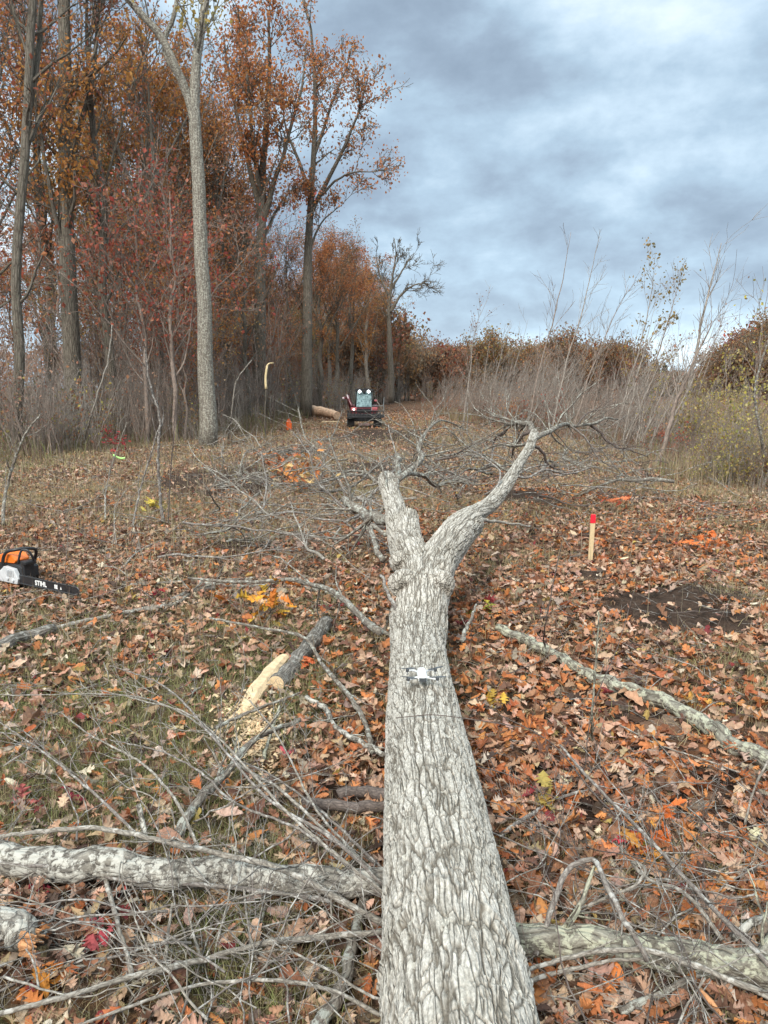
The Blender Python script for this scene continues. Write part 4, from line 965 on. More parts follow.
def right_side():
    for i in range(205):
        y = 11.6 + rg.exponential(20); x = float(np.interp(y, [11, 15, 25, 36, 50, 90], [5.7, 6.1, 6.5, 4.9, 3.2, 2.6])) + rg.exponential(2.2 + y * .04)
        if y > 88: continue
        px = 384 + 760 * x / y
        k = ['r0', 'r1', 'r2', 'r3', 'd0', 'r0', 'r1'][rg.randint(7)]
        if px > 655 and y < 34 and rg.rand() < .6: k = ['y0', 'y1', 'y1', 'y0', 'd0', 'r1'][rg.randint(6)]
        s = rg.uniform(.6, 1.15) * (1.3 if rg.rand() < .12 else 1)
        if 560 < px and k[0] != 'y': s *= .82
        if px > 640 and k[0] == 'r': s *= .7
        if y < 18: s *= .65
        if k[0] == 'y': s *= .8
        place(T, k, x, y, s, rg.normal(0, .35), {'r0': 'clump of pale bare saplings leaning in the thicket', 'r1': 'clump of brown bare saplings leaning in the thicket', 'r2': 'tall leaning sapling clump with a few pinkish leaves', 'r3': 'low bushy clump with scattered brown leaves',
              'd0': 'low shrub with dark red leaves in the thicket', 'y0': 'leafy yellow-green shrub in the thicket', 'y1': 'thin yellow-leaved shrub in the thicket'}[k], 'shrub', 'thicket beside the clearing')
    # tall leaning saplings standing out above the thicket
    H_ = [([(523, 440), (542, 360), (556, 310), (566, 265), (571, 232)], 26, 'tallest leaning bare sapling of the thicket, tip over the distant trees', None),
          ([(548, 440), (565, 370), (585, 300), (594, 260), (601, 236)], 26, 'leaning bare sapling beside the tallest one, with one clinging leaf', None),
          ([(570, 440), (592, 370), (612, 320), (628, 285)], 25, 'leaning sapling with fine twigs behind the red-tipped stake', None),
          ([(612, 450), (630, 380), (646, 320), (655, 270)], 24, 'small leafy sapling with sparse olive leaves above the thicket', OLIVE),
          ([(628, 450), (640, 400), (662, 340), (680, 280)], 24, 'slim sapling with drooping olive leaves leaning towards the edge', OLIVE),
          ([(672, 450), (690, 380), (704, 310), (715, 270), (721, 244)], 22, 'straight bare grey sapling rising from the yellow shrubs', None),
          ([(752, 460), (757, 390), (762, 330), (768, 290)], 20, 'thin sapling with few yellow leaves at the outer edge of the thicket', YELLOW),
          ([(462, 430), (470, 370), (478, 320), (487, 300)], 34, 'thin bare sapling with a tufted tip near the track', PINKISH),
          ([(655, 480), (668, 430), (690, 370), (712, 320)], 17, 'thick leaning grey stem among yellow shrubs nearest the clearing', None)]
    for i, (s, Y, lab, pal) in enumerate(H_):
        p = [Q(a, b_, Y) for a, b_ in s]; base = P(s[0][0], s[0][1]); p[0] = np.array([p[0][0], Y, -.1]); r0 = .035 if i != 5 and i != 8 else .06
        o = tree('sapling', [(p, [r0, r0 * .8, r0 * .5, r0 * .15], 13, .3)], 600 + i, 'brushpale' if i % 2 else 'brush', pal, (p[0][0], p[0][1], 0), per=(6 if pal is OLIVE else 1.6) if pal else 0, L1=1.3, size=.085, spread=.08, lvl=1, nk=4, rmin=.005, tr_sides=6, up=.05, ang=.5)
        tag(o, lab, 'sapling')
    rs = np.random.RandomState(41)
    for i in range(26):
        y = rs.uniform(19, 44); x = float(np.interp(y, [19, 25, 36, 50], [6.4, 6.6, 5.2, 3.6])) + rs.exponential(2.2); hh = rs.uniform(2.6, 4.6) * (.6 + y / 60)
        q = shoot(rs, (x, y, -.1), (.28 + rs.normal(0, .08), rs.normal(0, .1), 1), hh, 8, .03, .01)
        o = tree('sapling', [(q, [.028, .02, .013, .004], 9, .35)], 650 + i, 'brushpale' if i % 2 else 'brush', None, (x, y, 0), per=0, L1=.8, size=.1, spread=.08, lvl=1, nk=3, rmin=.0045, tr_sides=5, up=.06, ang=.42)
        tag(o, 'thin whip-like bare sapling leaning out of the thicket', 'sapling', 'whip saplings in the thicket')
    # distant treeline
    for i in range(80):
        px = 392 + (i + rg.rand()) / 80 * 420; y = rg.uniform(105, 160); x = (px - 384) / 760 * y
        hh = np.interp(px, [392, 440, 560, 625, 640, 690, 705, 768], [40, 42, 48, 42, 16, 16, 40, 56]) * rg.uniform(.8, 1.1)
        place(V, ['far0', 'far1', 'far2', 'rusty', 'thin', 'brown'][rg.randint(6)] if False else 'far%d' % rg.randint(3), x, y, (hh * rg.uniform(.62, 1.12) / 760 * y + 1.75) / 10, rg.uniform(0, 6.28), 'autumn-brown tree in the far treeline beyond the meadow', 'tree', 'far treeline')
    for i in range(34):
        y = rg.uniform(80, 125); x = rg.uniform(-10, 2.0) + (y - 85) * .03
        place(V, ['far0', 'rusty', 'red', 'far1'][i % 4], x, y, rg.uniform(.8, 1.15), rg.uniform(0, 6.28), 'reddish tree closing the far end of the track', 'tree', 'trees at the end of the track')
right_side()
mb = MB(); rgd = np.random.RandomState(99); nd = 60000
yd = rgd.uniform(150, 215, nd); xd = rgd.uniform(-.75, .75, nd) * yd; hd = np.interp(384 + 760 * xd / yd, [-200, 380, 400, 630, 640, 690, 705, 900], [12, 12, 7, 6.5, 2.6, 2.5, 6.5, 8]) * (.6 + .6 * fbm(xd * .12, yd * .1, 5)) * rgd.uniform(.0, 1, nd) ** .8
mb = leaf_cards(rgd, [np.stack([xd, yd, hd], 1)], nd, .3, .6, BROWN + BROWN + [(.2, .16, .13), (.16, .13, .11)])
tag(mb.build('distant_woods', M['grass'], smooth=False), 'brown far-off woods closing the horizon behind the treeline', 'distant woods', kind='stuff')
# dark conifers in the treeline gap
for i, px in enumerate((642, 651, 660)):
    rgc = np.random.RandomState(700 + i); y = 150; x = (px - 384) / 760 * y; h = 6 + i % 2
    root = empty('conifer', (x, y, 0)); mb = MB(); mb.tube([(0, 0, -.2), (0, 0, h)], [.16, .03], 6); mb.build('trunk', M['treedark'], root)
    tips = [np.array([(math.cos(a) * q * (1 - t) * 2.2, math.sin(a) * q * (1 - t) * 2.2, h * t) for q in (.3, .6, 1)]) for a, t in zip(rgc.uniform(0, 6.28, 500), rgc.uniform(.05, 1, 500))]
    leaf_cards(rgc, tips, 5, .15, .4, [(.02, .035, .02), (.03, .05, .03)]).build('crown', M['crown'], root, smooth=False)
    tag(root, ['dark green conifer in the treeline gap, nearest the rust trees', 'dark green conifer in the middle of the treeline gap', 'dark green conifer in the gap, nearest the yellow shrubs'][i], 'conifer')

# standing thin saplings in the cleared ground
SP_ = [([(545, 648), (548, 610, 4.1), (555, 575, 4.1), (562, 543, 4.1)], .006, 'thin dark upright stem beside the slanting log', 'twigdark'),
       ([(592, 742), (593, 700, 3.0), (596, 660, 3.0), (599, 612, 3.0)], .007, 'thin mossy upright stem in front of the slanting log', 'greenlog'),
       ([(585, 765, .0), (590, 720, .2), (620, 640, .5), (634, 590, .7)], .003, 'very thin reddish switch rising over the slanting log', 'twigdark'),
       ([(163, 522), (160, 490, 9.8), (158, 450, 9.8), (160, 420, 9.8), (150, 385, 9.8), (145, 350, 9.8)], .022, 'upright dark sapling standing in the cleared ground', 'twig'),
       ([(132, 528), (140, 490, 9.4), (152, 450, 9.4), (158, 430, 9.4)], .014, 'slanting grey sapling crossing the upright dark one', 'twig'),
       ([(168, 524), (170, 480, 9.8), (174, 430, 9.8), (176, 395, 9.8)], .010, 'very thin straight sapling right beside the upright dark one', 'twigdark'),
       ([(144, 562), (138, 540, 7.4), (132, 520, 7.4)], .006, 'short bleached stick standing in front of the saplings', 'twigpale'),
       ([(105, 520), (108, 480, 10.6), (115, 455, 10.6), (127, 422, 10.6)], .012, 'leaning pale sapling carrying the lime ribbon', 'twigpale'),
       ([(3, 525), (5, 495, 9.6), (15, 460, 9.6), (28, 430, 9.6), (40, 415, 9.6)], .022, 'leaning dark sapling at the edge above the chainsaw', 'limb'),
       ([(64, 590, 0), (66, 560, 5.9), (68, 530, 5.9), (70, 500, 5.9)], .0035, 'hair-thin stem standing behind the chainsaw bar', 'twig'),
       ([(455, 470), (456, 440, 12), (466, 415, 12)], .007, 'short thin stem standing behind the fork', 'twigdark'),
       ([(768, 480), (760, 430, 13.2), (755, 390, 13.2), (768, 340, 13.2)], .03, 'grey leaning stem at the outer edge of the clearing', 'limb'),
       ([(85, 440), (96, 400, 20), (108, 360, 20), (112, 325, 20)], .04, 'pale curved sapling in front of the dark-barked oak', 'twigpale'),
       ([(228, 440), (232, 410, 23), (237, 380, 23), (252, 360, 23)], .03, 'bent pale sapling next to the forked pale trunk', 'twigpale')]
for i, (s, r, lab, mt) in enumerate(SP_):
    branch('sapling', lab, 'sapling', s, r, r * .45, mt, 7, tw=8 if r > .006 else 3, twL=.45 if r > .008 else .12, lvl=1, seed=800 + i, up=.06, ang=.6)

# ---------------------------------------------------------------- leafy sprigs, chips, single leaves
def sprig(label, px, py, n, size, cols, spread, hz, seed, cat='seedling', name='oak_seedling', group=None):
    rg = np.random.RandomState(seed); b = P(px, py); root = empty(name, b); mb = MB(); tips = []
    for k in range(max(3, n // 4)):
        a = rg.uniform(0, 6.28); p = shoot(rg, (0, 0, -.01), (math.cos(a) * spread / hz * .8, math.sin(a) * spread / hz * .8, 1), math.hypot(spread, hz) * rg.uniform(.6, 1.1), 5, .15); tips.append(p)
        mb.tube(p, np.linspace(.0035, .0015, 5), 4)
    mb.build('stem', M['twig'], root)
    pos = np.array([tips[rg.randint(len(tips))][rg.randint(2, 5)] + rg.normal(0, spread * .22, 3) for _ in range(n)]); pos[:, 2] = np.maximum(pos[:, 2], .01)
    cc = np.array(cols); cc = cc[rg.randint(0, len(cc), n)] * rg.uniform(.8, 1.25, (n, 1))
    v, f, c = leaves_at(rg, pos, size * rg.uniform(.75, 1.25, n), cc, 9, .5, .7)
    m2 = MB(); m2.add(v, f, None, None, c); m2.build('foliage', M['litter'], root, smooth=False)
    tag(root, label, cat, group)
OG = [(.55, .24, .03), (.50, .16, .03), (.42, .26, .04), (.50, .32, .20)]
RD = [(.26, .025, .03), (.34, .05, .045), (.20, .02, .03)]
sprig('bright orange and yellow oak sprig behind the sawn log', 252, 622, 34, .12, OG, .28, .2, 1)
sprig('orange-leaved oak sprig in the brushwood beside the fork', 305, 495, 60, .15, [(.50, .22, .07), (.52, .36, .16), (.45, .15, .05)], .5, .6, 2)
sprig('salmon-orange leaf sprig in the brushwood, farther behind the fork', 285, 478, 40, .16, [(.50, .22, .10), (.42, .14, .06)], .5, .5, 3)
sprig('red-leaved seedling standing before the woodland edge', 114, 458, 50, .12, RD, .3, .8, 4)
sprig('dark red leaf sprig on the leaves in front of the chainsaw', 153, 600, 5, .09, RD, .06, .08, 5)
sprig('maroon oak sprig in the grass above the white log', 66, 800, 6, .07, [(.16, .015, .03), (.22, .03, .04)], .08, .06, 6)
sprig('pinkish red oak leaves in the grass beside the maroon sprig', 25, 812, 5, .08, [(.36, .10, .09), (.30, .06, .06)], .06, .05, 7)
sprig('big red oak leaf cluster in the near grass below the white log', 98, 945, 7, .085, [(.34, .07, .07), (.28, .04, .05)], .06, .07, 8)
sprig('rosy oak leaf cluster propped against the twigs under the white log', 126, 893, 4, .085, [(.42, .12, .08), (.34, .07, .06)], .03, .06, 9)
sprig('pink-red leaf sprig beside the short dark log', 290, 758, 6, .08, [(.36, .07, .08), (.28, .03, .05)], .07, .06, 10)
sprig('orange oak sprig with broad leaves near the corner log end', 45, 985, 8, .09, [(.46, .18, .03), (.40, .14, .04)], .08, .05, 11)
sprig('orange-red sprig above the mossy log', 660, 858, 22, .085, [(.48, .12, .03), (.44, .20, .04), (.20, .17, .03), (.36, .04, .05)], .14, .12, 12)
sprig('orange oak sprig in front of the white bent branch', 612, 985, 5, .085, [(.50, .17, .05)], .03, .08, 13)
sprig('orange leaves caught on the slanting log', 712, 706, 8, .09, [(.50, .26, .06), (.45, .15, .05)], .10, .06, 14)
sprig('yellow-green leaf sprig right beside the trunk below the fork', 484, 612, 12, .09, [(.36, .30, .05), (.20, .20, .04), (.45, .16, .05)], .12, .08, 15)
sprig('golden leaf sprig on the leaves right of the drone', 488, 705, 12, .09, [(.40, .25, .04), (.34, .22, .04)], .10, .04, 16)
sprig('olive oak leaves beside the trunk, near the dark stick', 545, 808, 9, .09, [(.30, .19, .05), (.24, .18, .05)], .1, .05, 17)
sprig('orange-red seedling behind the red-tipped stake', 612, 512, 12, .12, [(.40, .07, .04), (.45, .14, .06)], .2, .22, 18)
sprig('rust sprig on the ground right of the stake', 705, 552, 22, .12, [(.50, .14, .04), (.40, .12, .04)], .25, .18, 19)
sprig('orange sprig low in the leaves between the sawn log and trunk', 305, 668, 9, .11, [(.52, .20, .08), (.45, .12, .05)], .1, .08, 20)
sprig('yellow sprig at the foot of the upright dark sapling', 150, 512, 20, .13, [(.42, .32, .06), (.34, .28, .06)], .2, .15, 21)
sprig('dark red sprig at the edge under the white log', 20, 905, 6, .08, RD, .07, .06, 22)

def chips():
    rg = np.random.RandomState(5); mb = MB()
    for _ in range(1300):
        q = rg.normal(0, 1, 2); px = 258 + q[0] * 11; py = 733 + q[1] * 17
        if rg.rand() < .3: px, py = 235 + rg.normal(0, 12), 715 + rg.normal(0, 14)
        c = P(px, py, rg.uniform(.012, .055)); l, w_, t = rg.uniform(.008, .028), rg.uniform(.005, .014), .002
        k = len(mb.v); mb.box(c, (l, w_, t), (rg.normal(0, .5), rg.normal(0, .5), rg.uniform(0, 6)))
        mb.c[k] = np.tile(np.array([.64, .47, .29]) * rg.uniform(.75, 1.15), (8, 1))
    tag(mb.build('wood_chips', M['sawdust'], smooth=False), 'pale sawdust and chips heaped at the cut end of the sawn log', 'wood chips', kind='stuff')
chips()
# sawn slab of pale wood leaning out of the chips
c = P(251, 706); o = empty('wood_slab', c)
tag(o, 'pale sawn slab of bare wood wedged at the end of the sawn log', 'wood slab')
a = P(244, 716) - c; b_ = P(284, 667) - c; d = (b_ - a); L_ = np.linalg.norm(d); d /= L_
mb = MB(); yaw = math.atan2(d[1], d[0]); rgs = np.random.RandomState(2)
q = smooth_path([(-L_ * .55, 0, .0), (-L_ * .1, .01, .015), (L_ * .5, 0, .03)], 14, rgs, .003)
mb.tube(q, np.interp(np.linspace(0, 1, 14), [0, .25, .7, 1], [.03, .052, .055, .04]) * rgs.uniform(.93, 1.07, 14), 9)
s_ = mb.build('slab', M['rawwood'], o, smooth=False); s_.rotation_euler = (0, 0, yaw); s_.location = (a + b_) / 2 + np.array([0, 0, .035]); s_.scale = (1, 1, .75)

# pale single leaves that stand out (cream undersides)
CR = [('large cream leaf curled on the grass above the white log', 42, 775, .12), ('pale cream leaf upright on the leaves at the edge', 45, 688, .09), ('pale scalloped oak leaf at the near edge of the grass', 66, 1016, .11), ('tan leaf standing on edge behind the white log', 165, 808, .10),
      ('cream leaf lying between the chainsaw and the dark split log', 66, 657, .09), ('white leaf on the leaves left of the trunk, behind the sawn log', 133, 532, .12)]
for i, (lab, px, py, s) in enumerate(CR):
    rgl = np.random.RandomState(30 + i); p = P(px, py, .035)
    v, f, cc = leaves_at(rgl, np.zeros((1, 3)), np.array([s]), np.array([[.60, .50, .38]]) * (1 if i != 3 else .7), 9, .5, .9)
    mb = MB(); mb.add(v, f, None, None, cc); tag(mb.build('oak_leaf', M['litter'], smooth=False, loc=p), lab, 'leaf')

# ---------------------------------------------------------------- survey stake
b = P(590, 563); root = empty('survey_stake', b); root.rotation_euler = (0, R(1.5), .25)
mb = MB(); mb.box((0, 0, .15), (.045, .02, .52)); mb.build('stake', simple('pine_stake', (.62, .47, .27), .7, var=.1, sc=25), root, smooth=False, bevel=.002)
mb = MB(); mb.box((0, 0, .455), (.051, .026, .088), taper=.9); mb.build('painted_tip', simple('red_paint', (.80, .015, .035), .5, var=.08), root, smooth=False, bevel=.004)
tag(root, 'wooden survey stake with red painted top standing in the leaves', 'stake')

# ---------------------------------------------------------------- chainsaw
def chainsaw():
    orange = simple('orange_plastic', (.75, .17, .02), .4, var=.06); black = simple('black_plastic', (.018, .018, .02), .45, var=.2)
    grey = simple('pale_grey_casing', (.52, .53, .54), .5, var=.15); steel = simple('bar_black', (.02, .02, .022), .35, var=.3); chainm = simple('chain_steel', (.12, .12, .12), .35, metal=.8)
    white = simple('white_marking', (.8, .8, .78), .5, var=.03)
    b = P(24, 589); root = empty('chainsaw', (b[0], b[1], b[2] + .06), R(-31)); root.scale = (1.15, 1.15, 1.15)
    # x along the bar, y away from camera, z up
    mb = MB(); mb.prism([(-.24, .02), (.05, .0), (.075, .05), (.07, .13), (-.02, .15), (-.24, .13), (-.27, .08)], 1, -.05, .09); mb.build('engine_body', black, root, smooth=False, bevel=.008)
    mb = MB(); mb.prism([(-.16, .01), (.05, .01), (.065, .05), (.02, .12), (-.10, .13), (-.17, .08)], 1, -.085, -.052)
    for k in range(5): mb.box((-.06 + .018 * k, -.089, .085), (.007, .008, .05))
    mb.cyl((-.055, -.098, .04), (-.055, -.084, .04), .012); mb.cyl((.01, -.098, .035), (.01, -.084, .035), .012)
    mb.build('sprocket_cover', grey, root, smooth=False, bevel=.005)
    mb = MB(); mb.prism([(-.25, .135), (-.03, .15), (-.005, .175), (-.05, .215), (-.14, .225), (-.24, .19)], 1, -.045, .075); mb.build('top_cover', orange, root, smooth=False, bevel=.012)
    mb = MB(); mb.box((.070, .0, .10), (.035, .085, .13)); mb.box((.045, .0, .03), (.06, .12, .06)); mb.build('muffler', black, root, smooth=False, bevel=.006)
    mb = MB(); p = smooth_path([(-.10, -.06, .03), (-.125, -.075, .14), (-.08, -.07, .235), (-.0, -.05, .26), (.04, .03, .262), (.03, .1, .24), (-.02, .115, .14), (-.04, .11, .04)], 30); mb.tube(p, np.full(30, .0125), 10); mb.build('front_handle', black, root)
    mb = MB(); p = smooth_path([(.045, -.06, .16), (.06, -.055, .22), (.07, -.04, .262), (.115, -.02, .262), (.13, .0, .22), (.115, .02, .175), (.07, .04, .165)], 26); mb.tube(p, np.full(26, .009), 8)
    mb.box((.09, -.01, .17), (.07, .09, .025)); mb.build('hand_guard', black, root, bevel=.003)
    mb = MB(); p = smooth_path([(-.22, .0, .17), (-.32, .0, .19), (-.42, .0, .15), (-.44, .0, .06), (-.36, .0, .02), (-.24, .0, .03)], 26); mb.tube(p, np.full(26, .016), 10); mb.build('rear_handle', black, root)
    bar = [(.06, .022), (.70, .024), (.728, .032), (.738, .048), (.728, .064), (.70, .072), (.06, .074)]
    mb = MB(); mb.prism(bar, 1, -.070, -.065); bo = mb.build('guide_bar', steel, root, smooth=False)
    # chain around the bar
    mb = MB(); loop = [(.06, .017), (.2, .0175), (.35, .018), (.5, .0185), (.62, .019), (.70, .020), (.733, .029), (.744, .048), (.733, .067), (.70, .076), (.62, .0765), (.5, .077), (.35, .078), (.2, .079), (.06, .079)]
    q = smooth_path([(x, -.0675, z) for x, z in loop], 64); mb.tube(q, np.full(64, .004), 6)
    for k in range(2, 62, 2):
        z_ = q[k][2]; n_ = -1 if z_ < .048 else 1; mb.box((q[k][0], -.0675, z_ + n_ * .006), (.011, .006, .008))
    mb.build('chain', chainm, root, smooth=False)
    for txt, x0, sz in (('STIHL', .25, .050),):
        cu = bpy.data.curves.new('txt', 'FONT'); cu.body = txt; cu.size = sz; cu.extrude = .0006; cu.offset = .0016; cu.space_character = 1.05
        to = bpy.data.objects.new('bar_lettering', cu); C.objects.link(to)
        dg = bpy.context.evaluated_depsgraph_get(); me = bpy.data.meshes.new_from_object(to.evaluated_get(dg)); bpy.data.objects.remove(to)
        me.materials.clear(); me.materials.append(white); lo = bpy.data.objects.new('bar_lettering', me); C.objects.link(lo); lo.parent = bo
        lo.rotation_euler = (math.pi / 2, 0, 0); lo.location = (x0, -.0712, .031)
    mb = MB(); mb.prism([(.535, .035), (.552, .035), (.5435, .055)], 1, -.0717, -.0707); mb.build('warning_mark', white, bo, smooth=False); mb = MB(); mb.box((.49, -.0712, .048), (.034, .001, .03)); mb.build('bar_marking', white, bo, smooth=False)
    tag(root, 'orange, black and grey chainsaw resting on the leaves with its bar pointing to the trunk', 'chainsaw')
chainsaw()

# ---------------------------------------------------------------- drone on the trunk
def drone():
    wht = simple('white_shell', (.74, .76, .76), .4, var=.03); dk = simple('dark_plastic', (.06, .065, .07), .45, var=.1); lg = simple('light_grey_plastic', (.42, .44, .45), .45, var=.05)
    Y = 3.38; c = Q(422, 677, Y); root = empty('drone', (c[0], c[1], .405), R(2)); root.rotation_euler[0] = R(3); root.scale = (.8, .9, .9)
    prof = [(-.026, .0), (.026, .0), (.029, .02), (.024, .036), (.016, .042), (-.016, .042), (-.024, .036), (-.029, .02)]
    mb = MB(); n = len(prof); st = [(-.052, .55, .006), (-.044, .92, .002), (-.01, 1.0, 0), (.025, 1.0, 0), (.046, .88, .002), (.056, .6, .006)]
    v = []; 
    for (y, s, dz) in st: v += [(x * s, y, .008 + dz + z * s) for x, z in prof]
    f = [(k * n + j, k * n + (j + 1) % n, (k + 1) * n + (j + 1) % n, (k + 1) * n + j) for k in range(len(st) - 1) for j in range(n)]
    v += [(0, -.054, .026), (0, .058, .026)]; m_ = len(v)
    t = [(m_ - 2, (j + 1) % n, j) for j in range(n)] + [(m_ - 1, (len(st) - 1) * n + j, (len(st) - 1) * n + (j + 1) % n) for j in range(n)]
    mb.add(v, f, t); mb.build('body', wht, root, smooth=False, bevel=.003)
    mb = MB(); mb.box((0, -.050, .022), (.042, .010, .020)); mb.build('battery', dk, root, smooth=False, bevel=.002)
    mb = MB(); mb.box((0, .062, .018), (.022, .018, .02)); mb.cyl((0, .070, .018), (0, .078, .018), .008); mb.build('camera', dk, root, smooth=False, bevel=.002)
    for sx in (-1, 1):
        for (y0, y1, xo, z1) in ((.030, .046, .082, .030), (-.032, -.046, .084, .022)):
            mb = MB(); mb.tube(smooth_path([(sx * .022, y0, .028), (sx * .05, (y0 + y1) / 2 * 1.05, z1 + .004), (sx * xo, y1, z1)], 10), np.linspace(.0065, .005, 10), 8)
            mb.cyl((sx * xo, y1, z1 - .022), (sx * xo, y1, z1), .004, 8); ar = mb.build('arm', lg if y0 > 0 else wht, root)
            mb = MB(); mb.cyl((sx * xo, y1, z1 - .004), (sx * xo, y1, z1 + .012), .0105, 14); mb.build('motor', dk, root, bevel=.001)
            mb = MB(); an = R(10 * sx) + (.2 if y0 > 0 else -.15)
            for q in (0, math.pi):
                ca, sa = math.cos(an + q), math.sin(an + q); pr = []
                bl = [(0, .004), (.012, .007), (.03, .006), (.052, .002)]
                vv = [(l, w_, .0) for l, w_ in bl] + [(l, -w_, -.002) for l, w_ in bl]; vv = [(x, y, z + dz) for dz in (0, .0012) for x, y, z in vv]
                vv = np.array([(sx * xo + x * ca - y * sa, y1 + x * sa + y * ca, z1 + .0135 + z) for x, y, z in vv])
                ff = []
                for k in range(3): ff += [(k, k + 4, k + 5, k + 1), (8 + k, 9 + k, 13 + k, 12 + k), (k, k + 1, k + 9, k + 8), (k + 4, k + 12, k + 13, k + 5)]
                mb.add(vv, ff)
            mb.build('propeller', dk, root, smooth=False)
    tag(root, 'small white four-armed drone perched on the felled trunk', 'drone')
drone()

# ---------------------------------------------------------------- tracked machine
def machine():
    red = simple('red_paintwork', (.11, .02, .025), .4, var=.12, sc=5); blk = simple('black_steel', (.015, .015, .016), .5, var=.3); rub = simple('track_rubber', (.022, .02, .019), .85, var=.35, sc=8, bump=.01)
    grey = simple('grey_steel', (.22, .25, .25), .45, metal=.4); pink = simple('faded_red_panel', (.42, .10, .11), .5, var=.3, sc=9)
    lens = simple('lit_lamp', (.9, .95, 1), .3, emit=(.9, .97, 1.0, 4)); 
    m, nt, b_ = mat('tinted_windscreen'); gg = N(nt)
    b_.inputs['Base Color'].default_value = (.16, .24, .25, 1); b_.inputs['Roughness'].default_value = .12; b_.inputs['Metallic'].default_value = .25
    tcx = gg.n('ShaderNodeTexCoord').outputs['Object']; gg.link(gg.ramp(gg.noise(tcx, 6, 4, .7, 1.0).outputs['Fac'], [(.35, (.06, .10, .10)), (.6, (.30, .42, .42))]), b_.inputs['Base Color'])
    glass = m
    g0 = P(365, 427); root = empty('compact_loader', g0, R(2)); root.scale = (1.0, 1.0, 1.0)
    # front faces -Y
    for sx in (-1, 1):
        x = sx * .60 - .04
        pr = [(-.95, .14), (-.82, .02), (.82, .02), (.98, .14), (1.0, .42), (.80, .64), (-.80, .64), (-.98, .44)]
        mb = MB(); mb.prism([(y, z) for y, z in pr], 0, x - .16, x + .16)
        for k in range(9): mb.box((x, -1.0, .08 + k * .045), (.32, .03, .018))
        tr = mb.build('track', rub, root, smooth=False, bevel=.02)
        for y in (-.65, 0, .65):
            mb = MB(); mb.cyl((x + sx * .155, y, .2), (x + sx * .175, y, .2), .13, 16); mb.build('track_wheel', grey, tr)
    mb = MB(); mb.box((-.04, .05, .46), (.92, 1.7, .34)); mb.build('chassis', blk, root, smooth=False, bevel=.03)
    mb = MB(); mb.box((-.04, .35, .82), (1.25, 1.2, .36)); mb.prism([(-.62, .62), (.54, .62), (.50, .86), (.3, .90), (-.38, .90), (-.58, .86)], 1, -.75, -.30); mb.build('body', red, root, smooth=False, bevel=.03)
    for sx in (-1, 1):
        mb = MB(); mb.box((-.04 + sx * .46, -.78, .84), (.26, .06, .15)); fp = mb.build('front_panel', pink, root, smooth=False, bevel=.015)
    mb = MB(); mb.cyl((-.50, -.83, .82), (-.50, -.79, .82), .045); mb.build('headlight', simple('marker_lamp', (.9, .8, .75), .3, emit=(1, .8, .7, 2.5)), root)
    # cab frame
    mb = MB(); mb.box((-.04, -.765, .76), (.62, .04, .16))
    for k in range(4): mb.box((-.04, -.79, .70 + .04 * k), (.60, .012, .014))
    mb.build('radiator_grille', blk, root, smooth=False)
    mb = MB(); cf = [(-.42, -.62, .92), (.34, -.62, .92), (-.38, -.42, 1.62), (.30, -.42, 1.62), (-.40, .45, .95), (.32, .45, .95), (-.38, .40, 1.62), (.30, .40, 1.62)]
    for a, b2 in ((0, 2), (1, 3), (4, 6), (5, 7)): mb.tube([cf[a], cf[b2]], [.035, .03], 8)
    mb.build('cab_frame', blk, root)
    mb = MB(); mb.prism([(-.47, 1.63), (.39, 1.63), (.36, 1.70), (.25, 1.73), (-.33, 1.73), (-.44, 1.70)], 1, -.50, .45); mb.build('roof', blk, root, smooth=False, bevel=.015)
    mb = MB(); mb.add([(-.39, -.615, .93), (.31, -.615, .93), (.27, -.43, 1.61), (-.35, -.43, 1.61), (-.39, -.605, .93), (.31, -.605, .93), (.27, -.42, 1.61), (-.35, -.42, 1.61)], [(0, 1, 2, 3), (7, 6, 5, 4), (0, 4, 5, 1), (1, 5, 6, 2), (2, 6, 7, 3), (3, 7, 4, 0)])
    mb.build('windscreen', glass, root, smooth=False)
    for sx in (-1, 1):
        mb = MB(); mb.box((-.04 + sx * .385, -.02, 1.27), (.012, .84, .64)); mb.build('side_window', glass, root, smooth=False)
    for x in (-.24, .16):
        mb = MB(); mb.cyl((x, -.60, 1.60), (x, -.50, 1.60), .072, 16); lp = mb.build('roof_lamp', blk, root, bevel=.005)
        mb = MB(); mb.cyl((x, -.612, 1.60), (x, -.602, 1.60), .066, 16); mb.build('lens', lens, lp)
    mb = MB(); mb.box((-.04, -.54, 1.60), (.14, .08, .11)); mb.build('roof_box', blk, root, smooth=False, bevel=.01)
    # lift arm folded up at the side
    mb = MB(); mb.tube(smooth_path([(-.62, .2, .75), (-.72, -.1, 1.15), (-.76, -.3, 1.42)], 8), np.full(8, .07), 8); mb.tube(smooth_path([(-.76, -.3, 1.40), (-.70, -.5, 1.2), (-.58, -.62, .95)], 8), np.full(8, .065), 8)
    mb.box((-.88, -.3, 1.32), (.2, .12, .09), (0, .4, 0)); mb.build('lift_arm', red, root, bevel=.01)
    mb = MB(); mb.cyl((-.80, -.38, 1.45), (-.66, -.58, 1.05), .03); mb.box((-.97, -.34, 1.30), (.09, .1, .09)); mb.build('hydraulic_cylinder', simple('pale_steel', (.6, .5, .5), .4, metal=.3), root, smooth=True)
    mb = MB(); mb.tube(smooth_path([(.55, .1, .8), (.60, -.2, 1.05), (.50, -.45, 1.22)], 8), np.full(8, .04), 8); mb.box((.48, -.5, 1.2), (.14, .06, .08)); mb.build('side_mirror', pink, root, bevel=.01)
    # front rack with bars and a push bar below
    mb = MB(); mb.box((.02, -1.12, .76), (1.66, .08, .05)); mb.box((.02, -1.14, .50), (1.62, .10, .09)); mb.box((.76, -1.1, .56), (.22, .10, .08))
